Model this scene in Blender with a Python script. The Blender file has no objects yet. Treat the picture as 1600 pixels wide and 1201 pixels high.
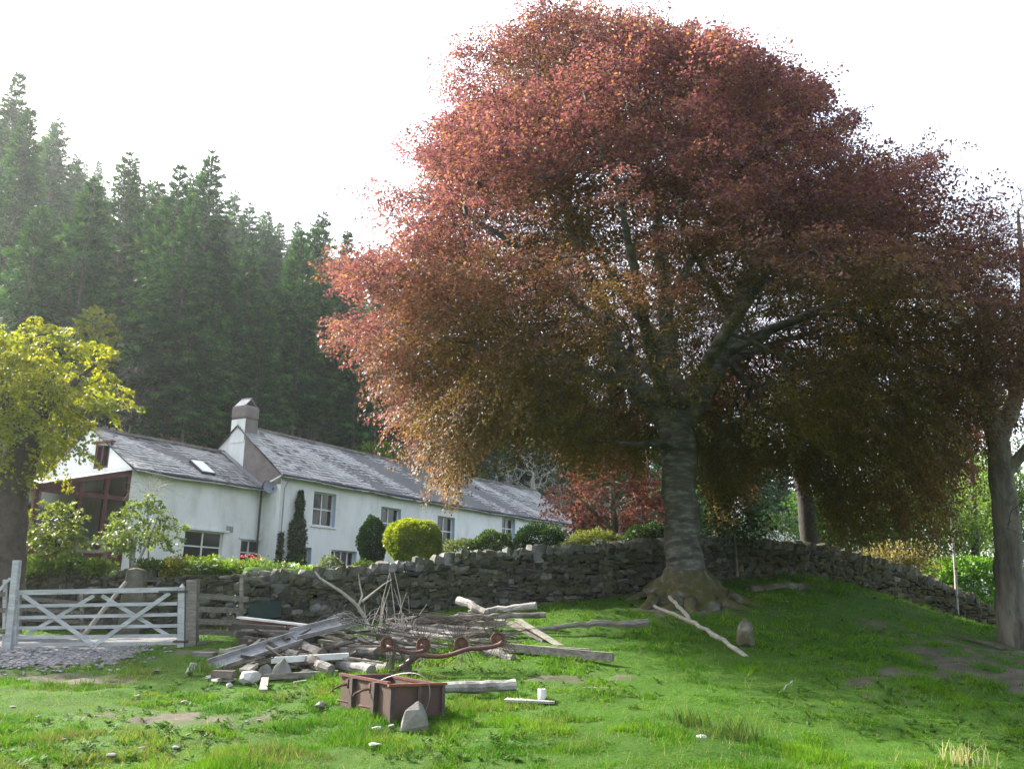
import bpy, bmesh, math
import numpy as np
from mathutils import Matrix, Vector
SC = bpy.context.scene
COL = SC.collection
PI = math.pi

# ------------------------------------------------------------------ camera
F = 1450.0; PITCH = math.atan(345 / F); ROLL = 0.02; EYE = np.array([0.0, 0.0, 1.6])
def ray(px, py):
    u = (px - 800) / F; v = (600.5 - py) / F
    a = u * math.cos(ROLL) - v * math.sin(ROLL); b = u * math.sin(ROLL) + v * math.cos(ROLL)
    return np.array([a, math.cos(PITCH) - b * math.sin(PITCH), math.sin(PITCH) + b * math.cos(PITCH)])
def at(px, py, Y):
    d = ray(px, py); return EYE + d * (Y / d[1])
cam = bpy.data.cameras.new('camera'); cam_ob = bpy.data.objects.new('camera', cam); COL.objects.link(cam_ob)
cam.sensor_fit = 'HORIZONTAL'; cam.sensor_width = 36; cam.lens = 36 * F / 1600; cam.clip_start = 0.1; cam.clip_end = 3000
upv = Vector((0, -math.sin(PITCH), math.cos(PITCH))); fw = Vector((0, math.cos(PITCH), math.sin(PITCH))); rx = Vector((1, 0, 0))
cr, sr = math.cos(ROLL), math.sin(ROLL)
X_ = rx * cr + upv * sr; Y_ = upv * cr - rx * sr; Z_ = -fw
M4 = Matrix((X_, Y_, Z_)).transposed().to_4x4(); M4.translation = Vector(EYE)
cam_ob.matrix_world = M4; SC.camera = cam_ob

# ------------------------------------------------------------------ sky, sun, exposure
SUN_EL = math.radians(34); SUN_AZ = math.radians(-55)      # azimuth from +Y towards +X
sv = Vector((math.sin(SUN_AZ) * math.cos(SUN_EL), math.cos(SUN_AZ) * math.cos(SUN_EL), math.sin(SUN_EL)))
w = bpy.data.worlds.new('World'); SC.world = w; w.use_nodes = True
nt = w.node_tree; bg = nt.nodes['Background']
sky = nt.nodes.new('ShaderNodeTexSky'); sky.sky_type = 'NISHITA'; sky.sun_disc = False
sky.sun_elevation = SUN_EL; sky.sun_rotation = SUN_AZ
sky.air_density = 1.0; sky.dust_density = 4.0; sky.ozone_density = 1.0
hs = nt.nodes.new('ShaderNodeHueSaturation'); hs.inputs['Saturation'].default_value = 0.55
nt.links.new(sky.outputs[0], hs.inputs['Color']); nt.links.new(hs.outputs[0], bg.inputs['Color'])
bg.inputs['Strength'].default_value = 0.15
sun = bpy.data.lights.new('sun', 'SUN'); sun.energy = 4.3; sun.angle = math.radians(0.6); sun.color = (1, .93, .82)
sun_ob = bpy.data.objects.new('sun', sun); COL.objects.link(sun_ob)
sun_ob.rotation_euler = sv.to_track_quat('Z', 'Y').to_euler(); sun_ob.location = (-30, 20, 60)
SC.view_settings.view_transform = 'Standard'; SC.view_settings.look = 'None'
SC.view_settings.exposure = 2.05; SC.view_settings.gamma = 1.0
cy_ = SC.cycles
cy_.max_bounces = 7; cy_.diffuse_bounces = 4; cy_.glossy_bounces = 2; cy_.transmission_bounces = 4; cy_.transparent_max_bounces = 8
cy_.caustics_reflective = False; cy_.caustics_refractive = False; cy_.sample_clamp_indirect = 6

# ------------------------------------------------------------------ helpers
def rot(v, axis, a):
    return np.array(Matrix.Rotation(a, 3, Vector(axis)) @ Vector(v))
def nrm(a):
    a = np.asarray(a, float); return a / np.maximum(np.linalg.norm(a, axis=-1, keepdims=True), 1e-9)
class MB:
    def __init__(s): s.v = []; s.f = []; s.c = []; s.n = 0; s.m = []
    def add(s, v, f, col=None, mi=0):
        v = np.asarray(v, float).reshape(-1, 3)
        for k in ([f] if isinstance(f, np.ndarray) else f):
            k = np.asarray(k, int)
            if k.ndim == 1: k = k[None]
            s.f.append(k + s.n); s.m.append(np.full(len(k), mi))
        if col is None: col = (1, 1, 1)
        c = np.asarray(col, float)
        s.c.append(np.broadcast_to(c, (len(v), 3)) if c.ndim < 2 else c)
        s.v.append(v); s.n += len(v)
    def box(s, c, ax, ay, az, col=None, mi=0):          # centre, three half axes
        c, ax, ay, az = [np.asarray(q, float) for q in (c, ax, ay, az)]
        v = [c + i * ax + j * ay + k * az for k in (-1, 1) for j in (-1, 1) for i in (-1, 1)]
        s.add(v, np.array([[0, 2, 3, 1], [4, 5, 7, 6], [0, 1, 5, 4], [2, 6, 7, 3], [0, 4, 6, 2], [1, 3, 7, 5]]), col, mi)
    def beam(s, a, b, w, h, col=None, up=(0, 0, 1), mi=0, bev=0.0):
        a = np.asarray(a, float); b = np.asarray(b, float); d = (b - a)
        L = np.linalg.norm(d); d = d / L; sd = np.cross(d, up); sd = nrm(sd) if np.linalg.norm(sd) > 1e-4 else np.array([1., 0, 0]); u = np.cross(sd, d)
        s.box((a + b) / 2, d * L / 2, sd * w / 2, u * h / 2, col, mi)
    def tube(s, pts, rad, sides=6, col=None, mi=0, cap=True, wob=0, rng=None):
        P = np.asarray(pts, float); n = len(P); R = np.broadcast_to(np.asarray(rad, float), (n,))
        T = nrm(np.gradient(P, axis=0)); a = np.array([0, 0, 1.]) if abs(T[0][2]) < .9 else np.array([1., 0, 0])
        N = np.zeros((n, 3)); u = nrm(np.cross(T[0], a))
        for i in range(n):
            u = u - T[i] * np.dot(u, T[i]); u = nrm(u); N[i] = u
        B = np.cross(T, N); an = np.arange(sides) * 2 * PI / sides
        rr = R[:, None] * np.ones(sides)
        if wob: rr = rr * (1 + wob * rng.standard_normal((n, sides)))
        V = P[:, None] + rr[..., None] * (np.cos(an)[None, :, None] * N[:, None] + np.sin(an)[None, :, None] * B[:, None])
        i = np.arange(n - 1)[:, None] * sides; j = np.arange(sides)[None]; k = (j + 1) % sides
        q = np.stack([i + j, i + k, i + sides + k, i + sides + j], -1).reshape(-1, 4)
        fs = [q]
        if cap: fs += [np.arange(sides)[::-1], np.arange(sides) + (n - 1) * sides]
        s.add(V.reshape(-1, 3), fs, col, mi)
    def build(s, name, mat, parent=None, smooth=False):
        me = bpy.data.meshes.new(name)
        V = np.concatenate(s.v); me.vertices.add(len(V)); me.vertices.foreach_set('co', V.ravel().astype(np.float32))
        loops = np.concatenate([f.ravel() for f in s.f]); tot = np.concatenate([np.full(len(f), f.shape[1]) for f in s.f])
        me.loops.add(len(loops)); me.loops.foreach_set('vertex_index', loops.astype(np.int32))
        st = np.concatenate([[0], np.cumsum(tot)[:-1]])
        me.polygons.add(len(tot)); me.polygons.foreach_set('loop_start', st.astype(np.int32)); me.polygons.foreach_set('loop_total', tot.astype(np.int32))
        me.polygons.foreach_set('use_smooth', np.full(len(tot), smooth))
        ms = mat if isinstance(mat, (list, tuple)) else [mat]
        for m in ms: me.materials.append(m)
        if len(ms) > 1: me.polygons.foreach_set('material_index', np.concatenate(s.m).astype(np.int32))
        at_ = me.attributes.new('Col', 'FLOAT_COLOR', 'POINT')
        C = np.concatenate(s.c); at_.data.foreach_set('color', np.c_[C, np.ones(len(C))].ravel().astype(np.float32))
        me.update(calc_edges=True); me.validate()
        o = bpy.data.objects.new(name, me); COL.objects.link(o)
        if parent is not None:
            o.parent = parent
            if parent.type == 'EMPTY': o.matrix_parent_inverse = Matrix.Translation(-Vector(parent.location))   # parts are modelled in world space
        return o
def tag(o, label=None, cat=None, group=None, kind=None):
    if label: o['label'] = label
    if cat: o['category'] = cat
    if group: o['group'] = group
    if kind or cat: o['kind'] = kind or 'thing'
    return o
def empty(name, loc, label, cat, group=None):
    o = bpy.data.objects.new(name, None); COL.objects.link(o); o.location = Vector([float(q) for q in loc]); o.empty_display_size = .3
    return tag(o, label, cat, group)
def copy_thing(root, loc, rz=0, sc=1, label=None, group=None):
    r = root.copy(); COL.objects.link(r); r.location = loc; r.rotation_euler = (0, 0, rz); r.scale = (sc, sc, sc)
    if label: r['label'] = label
    if group: r['group'] = group
    for c in root.children:
        d = c.copy(); COL.objects.link(d); d.parent = r
    return r

# value noise on numpy arrays
_rt = np.random.default_rng(5).random((64, 64, 64))
def vnoise(p, sc=1.0, seed=0):
    p = np.asarray(p, float) * sc + seed * 17.31
    i = np.floor(p).astype(int); f = p - i; f = f * f * (3 - 2 * f); r = 0
    for a in (0, 1):
        for b in (0, 1):
            for c in (0, 1):
                wt = (f[..., 0] if a else 1 - f[..., 0]) * (f[..., 1] if b else 1 - f[..., 1]) * (f[..., 2] if c else 1 - f[..., 2])
                r = r + wt * _rt[(i[..., 0] + a) % 64, (i[..., 1] + b) % 64, (i[..., 2] + c) % 64]
    return r
def n2(x, y, sc, seed=0): return vnoise(np.stack([x, y, np.zeros_like(x)], -1), sc, seed)
def ss(a, b, x): t = np.clip((x - a) / (b - a), 0, 1); return t * t * (3 - 2 * t)

# ------------------------------------------------------------------ materials
def mat(name, c1=(.5, .5, .5), c2=None, scale=4, rough=.85, bump=0, bscale=None, attr=False, moss=0, mosscol=(.05, .07, .012), stretch=None,
        spec=.3, metal=0, c3=None, s3=20, f3=.5, transl=0, tcol=(1, .9, .4), coat=0, detail=6):
    m = bpy.data.materials.new(name); m.use_nodes = True; t = m.node_tree; N = t.nodes; L = t.links
    p = N['Principled BSDF']; p.inputs['Roughness'].default_value = rough; p.inputs['Specular IOR Level'].default_value = spec; p.inputs['Metallic'].default_value = metal
    tc = N.new('ShaderNodeTexCoord'); co = tc.outputs['Object']
    if stretch:
        mp = N.new('ShaderNodeMapping'); mp.inputs['Scale'].default_value = stretch; L.new(co, mp.inputs[0]); co = mp.outputs[0]
    def noise(s, lo, hi, d=detail):
        n = N.new('ShaderNodeTexNoise'); n.inputs['Scale'].default_value = s; n.inputs['Detail'].default_value = d; n.inputs['Roughness'].default_value = .62; L.new(co, n.inputs['Vector'])
        r = N.new('ShaderNodeMapRange'); r.inputs[1].default_value = lo; r.inputs[2].default_value = hi; L.new(n.outputs[0], r.inputs[0]); return r.outputs[0], n.outputs[0]
    def mix(a, b, f, mode='MIX'):
        x = N.new('ShaderNodeMix'); x.data_type = 'RGBA'; x.blend_type = mode
        for s, v in ((0, f), (6, a), (7, b)):
            if hasattr(v, 'is_linked'): L.new(v, x.inputs[s])
            else: x.inputs[s].default_value = (*v, 1) if isinstance(v, tuple) else v
        return x.outputs[2]
    col = tuple(c1)
    if c2:
        f, _ = noise(scale, .36, .64); col = mix(tuple(c1), tuple(c2), f)
    if c3:
        f, _ = noise(s3, .5, .72); ff = N.new('ShaderNodeMath'); ff.operation = 'MULTIPLY'; L.new(f, ff.inputs[0]); ff.inputs[1].default_value = f3
        col = mix(col, tuple(c3), ff.outputs[0])
    if attr:
        a = N.new('ShaderNodeAttribute'); a.attribute_name = 'Col'; col = mix(col, a.outputs['Color'], 1.0, 'MULTIPLY')
    if moss:
        f, _ = noise(2.3, .62 - moss * .25, .8 - moss * .25)
        g = N.new('ShaderNodeNewGeometry'); sx = N.new('ShaderNodeSeparateXYZ'); L.new(g.outputs['Normal'], sx.inputs[0])
        r = N.new('ShaderNodeMapRange'); r.inputs[1].default_value = -.5; r.inputs[2].default_value = .6; L.new(sx.outputs[2], r.inputs[0])
        q = N.new('ShaderNodeMath'); q.operation = 'MULTIPLY'; L.new(f, q.inputs[0]); L.new(r.outputs[0], q.inputs[1]); col = mix(col, tuple(mosscol), q.outputs[0])
    if hasattr(col, 'is_linked'): L.new(col, p.inputs['Base Color'])
    else: p.inputs['Base Color'].default_value = (*col, 1)
    if bump:
        _, h = noise(bscale or scale * 3, 0, 1); b = N.new('ShaderNodeBump'); b.inputs['Strength'].default_value = min(1, bump); b.inputs['Distance'].default_value = .03; L.new(h, b.inputs['Height']); L.new(b.outputs[0], p.inputs['Normal'])
    if transl:
        tb = N.new('ShaderNodeBsdfTranslucent'); tcx = mix(col, tuple(tcol), 1.0, 'MULTIPLY'); L.new(tcx, tb.inputs[0])
        ms = N.new('ShaderNodeMixShader'); ms.inputs[0].default_value = transl; L.new(p.outputs[0], ms.inputs[1]); L.new(tb.outputs[0], ms.inputs[2])
        L.new(ms.outputs[0], N['Material Output'].inputs['Surface'])
    return m
M = {}
M['leaf'] = mat('leaf', (1, 1, 1), attr=True, rough=.5, spec=.35, transl=.4, tcol=(1.9, 1.7, .8))
M['copper_leaf'] = mat('copper_leaf', (1, 1, 1), attr=True, rough=.55, spec=.22, transl=.45, tcol=(1.55, 1.15, .95))
M['needle'] = mat('needle', (1, 1, 1), attr=True, rough=.6, spec=.25, transl=.2, tcol=(1.4, 1.5, .6))
M['grass'] = mat('grass', (1, 1, 1), attr=True, rough=.7, spec=.12, transl=.35, tcol=(1.4, 1.5, .7))
M['ground'] = mat('ground', (.9, .9, .9), (1.1, 1.1, 1.1), scale=9, attr=True, rough=.95, bump=.8, bscale=14, spec=.1)
M['gravel'] = mat('gravel', (.1, .097, .1), (.21, .205, .21), scale=26, rough=.95, bump=1, bscale=40, spec=.15, c3=(.1, .1, .1), s3=14)
M['bark_beech'] = mat('bark_beech', (.038, .036, .03), (.1, .097, .083), scale=1.6, stretch=(1, 1, 3.2), bump=.5, bscale=6, c3=(.25, .26, .23), s3=3.2, f3=.55)
M['bark_root'] = mat('bark_root', (.06, .05, .036), (.15, .14, .12), scale=3, bump=1, bscale=8, moss=1.1, mosscol=(.055, .055, .012), c3=(.3, .3, .27), s3=6, f3=.5)
M['bark_dark'] = mat('bark_dark', (.05, .042, .033), (.1, .085, .065), scale=5, bump=.6, bscale=12)
M['bark_black'] = mat('bark_black', (.022, .02, .016), (.045, .04, .032), scale=5, bump=.6, bscale=12)
M['bark_ash'] = mat('bark_ash', (.045, .04, .03), (.15, .135, .105), scale=4.5, stretch=(1, 1, .22), bump=1, bscale=9, c3=(.24, .225, .18), s3=4, f3=.5)
M['bark_grey'] = mat('bark_grey', (.1, .085, .06), (.26, .24, .19), scale=2.2, stretch=(1, 1, .5), bump=.8, bscale=9, moss=.4, mosscol=(.07, .075, .02))
M['bark_spruce'] = mat('bark_spruce', (.1, .085, .07), (.17, .15, .125), scale=4, bump=.4)
M['twig_pale'] = mat('twig_pale', (.24, .22, .19), (.38, .36, .32), scale=6)
M['stone'] = mat('stone', (.8, .8, .8), (1.15, 1.15, 1.15), scale=5, attr=True, rough=.92, bump=.7, bscale=16, moss=1.0, mosscol=(.042, .046, .012), c3=(1.7, 1.7, 1.6), s3=11, f3=.35)
M['stone_right'] = mat('stone_mossy', (.8, .8, .75), (1.1, 1.1, 1.0), scale=5, attr=True, rough=.95, bump=.7, bscale=16, moss=1.25, mosscol=(.06, .055, .012))
M['stone_plain'] = mat('stone_plain', (.9, .9, .9), (1.1, 1.1, 1.1), scale=9, attr=True, rough=.95)
M['rock'] = mat('rock', (.13, .125, .11), (.24, .23, .21), scale=3, rough=.9, bump=.8, bscale=9, c3=(.15, .14, .12), s3=5, f3=.6)
M['rock_white'] = mat('rock_white', (.32, .31, .29), (.48, .47, .44), scale=4, rough=.9, bump=.6, bscale=9, c3=(.28, .27, .23), s3=6, f3=.6)
M['core'] = mat('wall_core', (.035, .033, .028), rough=1)
M['white'] = mat('white_render', (.8, .8, .79), (.7, .7, .68), scale=.9, rough=.9, bump=.45, bscale=4, c3=(.42, .41, .36), s3=1.6, f3=.5, stretch=(1, 1, .45))
M['brown_render'] = mat('brown_render', (.15, .125, .115), (.2, .17, .16), scale=3, bump=.4)
M['slate'] = mat('slate', (.85, .85, .85), (1.1, 1.1, 1.1), scale=6, attr=True, rough=.6, spec=.4, bump=.4, bscale=14, c3=(1.5, 1.5, 1.35), s3=7, f3=.5)
M['lead'] = mat('lead', (.22, .23, .25), (.3, .31, .33), scale=5, rough=.6)
M['ridge'] = mat('ridge_tile', (.13, .1, .09), (.24, .21, .19), scale=5, rough=.85, bump=.4)
M['frame'] = mat('white_paint', (.78, .78, .76), (.7, .7, .67), scale=6, rough=.5)
M['reveal'] = mat('blue_paint', (.42, .55, .68), (.46, .58, .7), scale=5, rough=.7)
M['pane'] = mat('pane', (.02, .022, .024), rough=.06, spec=.6)
M['brown'] = mat('brown_paint', (.11, .035, .028), (.075, .028, .022), scale=5, rough=.55, bump=.2)
M['gutter'] = mat('gutter_plastic', (.05, .05, .055), rough=.5)
M['dish'] = mat('dish', (.2, .22, .26), rough=.45)
M['gate'] = mat('gate_paint', (.3, .31, .31), (.46, .475, .475), scale=3, rough=.75, stretch=(.5, 3, 3), c3=(.24, .26, .22), s3=8, f3=.9, bump=.3)
M['old_wood'] = mat('old_wood', (.14, .12, .1), (.26, .24, .21), scale=4, stretch=(.8, 6, 6), rough=.9, bump=.6, bscale=12, c3=(.07, .07, .03), s3=3, f3=.8)
M['fence'] = mat('fence_wood', (.13, .115, .095), (.24, .22, .19), scale=4, stretch=(1, 6, 6), rough=.9, bump=.6, bscale=12, c3=(.07, .075, .03), s3=3, f3=.8)
M['pale_wood'] = mat('pale_wood', (.2, .185, .15), (.34, .315, .265), scale=4, stretch=(1, 6, 6), rough=.85, bump=.4, bscale=12)
M['white_wood'] = mat('white_board', (.45, .45, .43), (.6, .6, .58), scale=4, rough=.7)
M['log'] = mat('log', (.07, .062, .054), (.22, .205, .185), scale=2.6, rough=.95, bump=1, bscale=9, c3=(.06, .05, .04), s3=5, f3=.85)
M['log_pale'] = mat('log_pale', (.16, .15, .135), (.38, .365, .34), scale=3, rough=.95, bump=1, bscale=9, c3=(.1, .085, .07), s3=5, f3=.85)
M['dark_board'] = mat('dark_board', (.03, .028, .026), (.07, .06, .05), scale=4, rough=.85, bump=.3)
M['red_board'] = mat('red_board', (.2, .06, .045), (.3, .12, .09), scale=4, rough=.8)
M['green_sheet'] = mat('green_sheet', (.006, .014, .012), (.01, .022, .02), scale=5, rough=.95, spec=.02)
M['steel'] = mat('galvanised', (.19, .19, .195), (.32, .32, .32), scale=5, rough=.55, metal=.0, c3=(.14, .12, .12), s3=6, f3=.6)
M['rust'] = mat('rust_panel', (.042, .025, .02), (.08, .045, .031), scale=2.5, rough=.7, spec=.35, bump=.15, c3=(.05, .03, .03), s3=5, f3=.8)
M['rust_rim'] = mat('rust_rim', (.22, .075, .032), (.13, .045, .03), scale=6, rough=.75, bump=.3)
M['maroon'] = mat('maroon_paint', (.1, .032, .034), (.065, .03, .03), scale=5, rough=.5, spec=.4, c3=(.2, .08, .04), s3=8, f3=.6)
M['rust_iron'] = mat('rust_iron', (.075, .04, .027), (.13, .07, .045), scale=9, rough=.9, bump=.5)
M['dark_iron'] = mat('dark_iron', (.035, .03, .03), (.08, .06, .05), scale=8, rough=.7)
M['wire'] = mat('wire', (.16, .165, .17), rough=.5)
M['concrete'] = mat('concrete', (.22, .21, .19), (.34, .33, .3), scale=6, rough=.95, bump=.5)
M['pipe'] = mat('pipe_white', (.5, .51, .5), (.42, .43, .42), scale=5, rough=.5)
M['brick'] = mat('brick_dull', (.13, .085, .075), (.2, .16, .14), scale=8, rough=.95, bump=.5)
M['brush'] = mat('brush', (.09, .082, .07), (.16, .148, .13), scale=5, attr=True, rough=.95, bump=.6)
M['petal'] = mat('petal', (1, 1, 1), attr=True, rough=.6, transl=.3, tcol=(1, 1, 1))

# ------------------------------------------------------------------ ground shape
HD = nrm(np.array([.53430416, .84529228, 0])); HN = np.array([-HD[1], HD[0], 0])     # along the cottage front, into the cottage
HC = at(440, 740, 35.0)
_ctl = [at(*q) for q in [(20, 1017, 18), (285, 1012, 18), (0, 1080, 13.5), (380, 1040, 16), (610, 1120, 11.8), (600, 1040, 15.5), (450, 1055, 15),
        (390, 988, 19), (560, 975, 19.6), (700, 952, 20.2), (850, 943, 20.7), (980, 930, 21), (1080, 966, 18.9), (1165, 1003, 17.4), (1160, 1070, 14), (1100, 1140, 11.5),
        (1300, 905, 24), (1350, 960, 20), (1560, 1003, 20), (1600, 1060, 15), (1180, 918, 22), (1430, 950, 24.5), (1530, 985, 25.5), (900, 1000, 16.8), (850, 1080, 13.4), (200, 1120, 12)]]
_ctl += [np.array(q, float) for q in [(0, 2, -.1), (-8, 2, -.1), (8, 2, -.1), (-10, 9, .0), (0, 9.3, .02), (9, 9, .02), (-16, 18, .6), (-14, 23, .9), (-7, 22.5, .85), (18, 12, .1), (20, 22, .4)]]
_ctl = np.array(_ctl)
def _tps(r): return np.where(r > 1e-9, r * r * np.log(np.maximum(r, 1e-9)), 0)
_k = _tps(np.linalg.norm(_ctl[:, None, :2] - _ctl[None, :, :2], axis=-1)) + np.eye(len(_ctl)) * 2.0
_P = np.c_[np.ones(len(_ctl)), _ctl[:, :2]]; _A = np.block([[_k, _P], [_P.T, np.zeros((3, 3))]])
_w = np.linalg.solve(_A, np.r_[_ctl[:, 2], 0, 0, 0])
WB = [at(*q)[:2] for q in [(372, 985, 19.4), (560, 972, 19.9), (700, 950, 20.4), (850, 942, 20.9), (1000, 930, 21.5), (1150, 905, 23.4), (1300, 905, 25.4), (1420, 935, 26.6), (1500, 965, 27.2), (1590, 1000, 27.6)]]
WB = np.array(WB); WA = np.array([at(-160, 930, 25)[:2], at(30, 930, 23.6)[:2], at(200, 930, 23.2)[:2], at(330, 930, 23)[:2], at(420, 930, 22.8)[:2]])
def wall_y(x): return np.where(x < WB[0, 0] - .2, np.interp(x, WA[:, 0], WA[:, 1]), np.interp(x, WB[:, 0], WB[:, 1]))
def gfront(x, y):
    xc = np.clip(x, -17, 20); yc = np.clip(y, 1.5, 29)
    r = np.sqrt((xc[..., None] - _ctl[:, 0]) ** 2 + (yc[..., None] - _ctl[:, 1]) ** 2)
    z = _tps(r) @ _w[:-3] + _w[-3] + _w[-2] * xc + _w[-1] * yc
    return np.clip(z, -.3, 2.9)
def gback(x, y):
    t = (x - HC[0]) * HN[0] + (y - HC[1]) * HN[1]
    b = np.interp(x, [-14, 0, 8, 12, 18, 30], [2.2, 2.3, 2.2, 1.9, .9, .5])
    q = np.maximum(t - 7, 0); rise = np.where(q < 4, q * q * .061, .488 * (q - 2)); rise = np.where(rise > 55, 55 + (rise - 55) * .1, rise)
    return b + rise + np.where(q > 0, 1, 0) * ss(0, 4, q) * (n2(x, y, .15, 3) - .5) * 1.2
def ground(x, y):
    x = np.asarray(x, float); y = np.asarray(y, float)
    k = ss(.15, .75, y - wall_y(x)); return gfront(x, y) * (1 - k) + gback(x, y) * k
def gz(x, y): return float(ground(np.array([x]), np.array([y]))[0])
def gp(px, py, lo=8.0, hi=30):                    # the ground point seen at a pixel
    d = ray(px, py); ys = np.linspace(lo, hi, 700); P = EYE + d * (ys / d[1])[:, None]
    g = ground(P[:, 0], P[:, 1]); i = np.argmax(P[:, 2] <= g)
    return P[i] if (P[:, 2] <= g).any() else np.array([P[-1, 0], P[-1, 1], g[-1]])
def dirt_mask(x, y):
    # worn patches: by the gate and foreground, the bare bank under the right-hand tree
    n = n2(x, y, .55, 1) * .6 + n2(x, y, 1.7, 2) * .4
    a = ss(.0, 1, 1 - np.hypot((x + 4.6) / 3.6, (y - 11.8) / 1.2)) * .8
    a = np.maximum(a, ss(0, 1, 1 - np.hypot((x + 6.5) / 3.0, (y - 14.8) / 1.2)))
    b = ss(5.7, 7.6, x + (n - .5) * 2.2) * ss(11.8, 13.5, y) * ss(21.5, 18.5, y) * .95
    c = ss(0, .8, 1 - np.hypot((x - 1.0) / 1.8, (y - 14.3) / .7)) * .8
    e = ss(0, .7, 1 - np.hypot((x - 4.2) / 2.5, (y - 19.6) / 2)) * .9
    e = np.maximum(e, ss(0, .8, 1 - np.hypot((x + 1.8) / 3.2, (y - 16.3) / 1.6)) * .7)
    f = ss(.62, .74, n2(x, y, .8, 7)) * .55
    m = np.maximum.reduce([a, b, c, e, f])
    n3 = n2(x, y, 4.5, 14)
    return np.clip(ss(.46, .66, m * .5 + (n - .5) * .8 + (n3 - .5) * .5 + .1) * (m > .02), 0, 1)
def build_ground():
    xs = np.r_[np.linspace(-500, -60, 12), np.linspace(-56, -16, 21), np.arange(-15, 17, .14), np.linspace(18, 60, 22), np.linspace(70, 500, 12)]
    ys = np.r_[np.linspace(-300, -10, 8), np.linspace(-6, 7, 8), np.arange(7.6, 29, .14), np.linspace(30, 130, 50), np.linspace(140, 900, 14)]
    Xg, Yg = np.meshgrid(xs, ys); Zg = ground(Xg, Yg)
    near = ss(18, 14, np.abs(Xg)) * ss(30, 27, Yg)
    Zg = Zg + near * ((n2(Xg, Yg, .9, 4) - .5) * .10 + (n2(Xg, Yg, 2.8, 5) - .5) * .07 + (n2(Xg, Yg, 7, 6) - .5) * .02)
    dm = dirt_mask(Xg, Yg)[..., None]; Zg = Zg + near * dm[..., 0] * ((n2(Xg, Yg, 4.3, 41) - .5) * .11 + (n2(Xg, Yg, 3.1, 42) - .5) * .06)
    gcol = np.array([.034, .08, .008]) * (0.8 + .5 * n2(Xg, Yg, .6, 8)[..., None])
    dcol = np.array([.085, .074, .058]) * (.7 + .7 * n2(Xg, Yg, 3, 9)[..., None])
    fl = np.array([.014, .017, .009]) * (.7 + .6 * n2(Xg, Yg, .4, 11)[..., None])  # forest floor, its colour lowered to imitate shade under the spruces
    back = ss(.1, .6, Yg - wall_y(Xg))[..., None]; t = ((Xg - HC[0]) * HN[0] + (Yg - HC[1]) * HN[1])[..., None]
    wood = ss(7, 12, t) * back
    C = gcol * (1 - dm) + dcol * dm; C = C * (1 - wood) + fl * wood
    mb = MB(); ny, nx = Xg.shape; i = np.arange(ny - 1)[:, None] * nx + np.arange(nx - 1)[None]
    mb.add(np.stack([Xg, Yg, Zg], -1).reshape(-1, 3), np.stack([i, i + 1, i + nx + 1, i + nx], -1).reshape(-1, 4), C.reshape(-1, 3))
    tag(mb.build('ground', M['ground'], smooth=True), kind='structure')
build_ground()
def gbump(x, y):
    return ground(x, y) + (n2(x, y, .9, 4) - .5) * .10 + (n2(x, y, 2.8, 5) - .5) * .07
# gravel track through the gate
def track_edge(x):                                    # front and back limits of the gravel in y
    return 15.1 + 1.5 * ss(-8.4, -6.5, x), 21.6
def on_track(x, y):
    lo, hi = track_edge(x); wob = (n2(x, y, 1.6, 21) - .5) * 1.3 + (n2(x, y, 7, 23) - .5) * .7
    return (y > lo + wob) & (y < hi) & (x < -6.45 + .25 * wob)
def build_track():
    xs = np.arange(-18, -5.5, .07); ys = np.arange(14, 22.4, .07); Xg, Yg = np.meshgrid(xs, ys)
    Z = gbump(Xg, Yg) + .016 + (n2(Xg, Yg, 5, 22) - .5) * .02
    ok = on_track(Xg, Yg); nx = Xg.shape[1]; i = (np.arange(Xg.shape[0] - 1)[:, None] * nx + np.arange(nx - 1)[None]).ravel()
    f = np.stack([i, i + 1, i + nx + 1, i + nx], -1); f = f[ok.ravel()[f].all(1)]
    mb = MB(); mb.add(np.stack([Xg, Yg, Z], -1).reshape(-1, 3), f); tag(mb.build('gravel_track', M['gravel'], smooth=True), kind='structure')
build_track()

# ------------------------------------------------------------------ stones
_b = np.array([(i, j, k) for i in (-1, 0, 1) for j in (-1, 0, 1) for k in (-1, 0, 1) if (i, j, k) != (0, 0, 0)], float)
def _faces26():
    idx = {tuple(p.astype(int)): n for n, p in enumerate(_b)}; fs = []
    for ax in range(3):
        o = [a for a in range(3) if a != ax]
        for s in (-1, 1):
            for i in (-1, 0):
                for j in (-1, 0):
                    q = []
                    for di, dj in ((0, 0), (1, 0), (1, 1), (0, 1)):
                        p = [0, 0, 0]; p[ax] = s; p[o[0]] = i + di; p[o[1]] = j + dj; q.append(idx[tuple(p)])
                    n = np.cross(_b[q[1]] - _b[q[0]], _b[q[2]] - _b[q[0]])
                    if n[ax] * s < 0: q = q[::-1]
                    fs.append(q)
    return np.array(fs)
_f26 = _faces26()
def stones(mb, rng, c, ax, ay, az, col, k=.42, jit=.13):
    N = len(c); p = _b * (1 - k) + nrm(_b) * 1.15 * k
    p = p[None] + rng.uniform(-jit, jit, (N, 26, 3))
    V = c[:, None] + p[..., 0:1] * ax[:, None] + p[..., 1:2] * ay[:, None] + p[..., 2:3] * az[:, None]
    f = (_f26[None] + np.arange(N)[:, None, None] * 26).reshape(-1, 4)
    mb.add(V.reshape(-1, 3), f, np.repeat(col, 26, 0))
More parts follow.
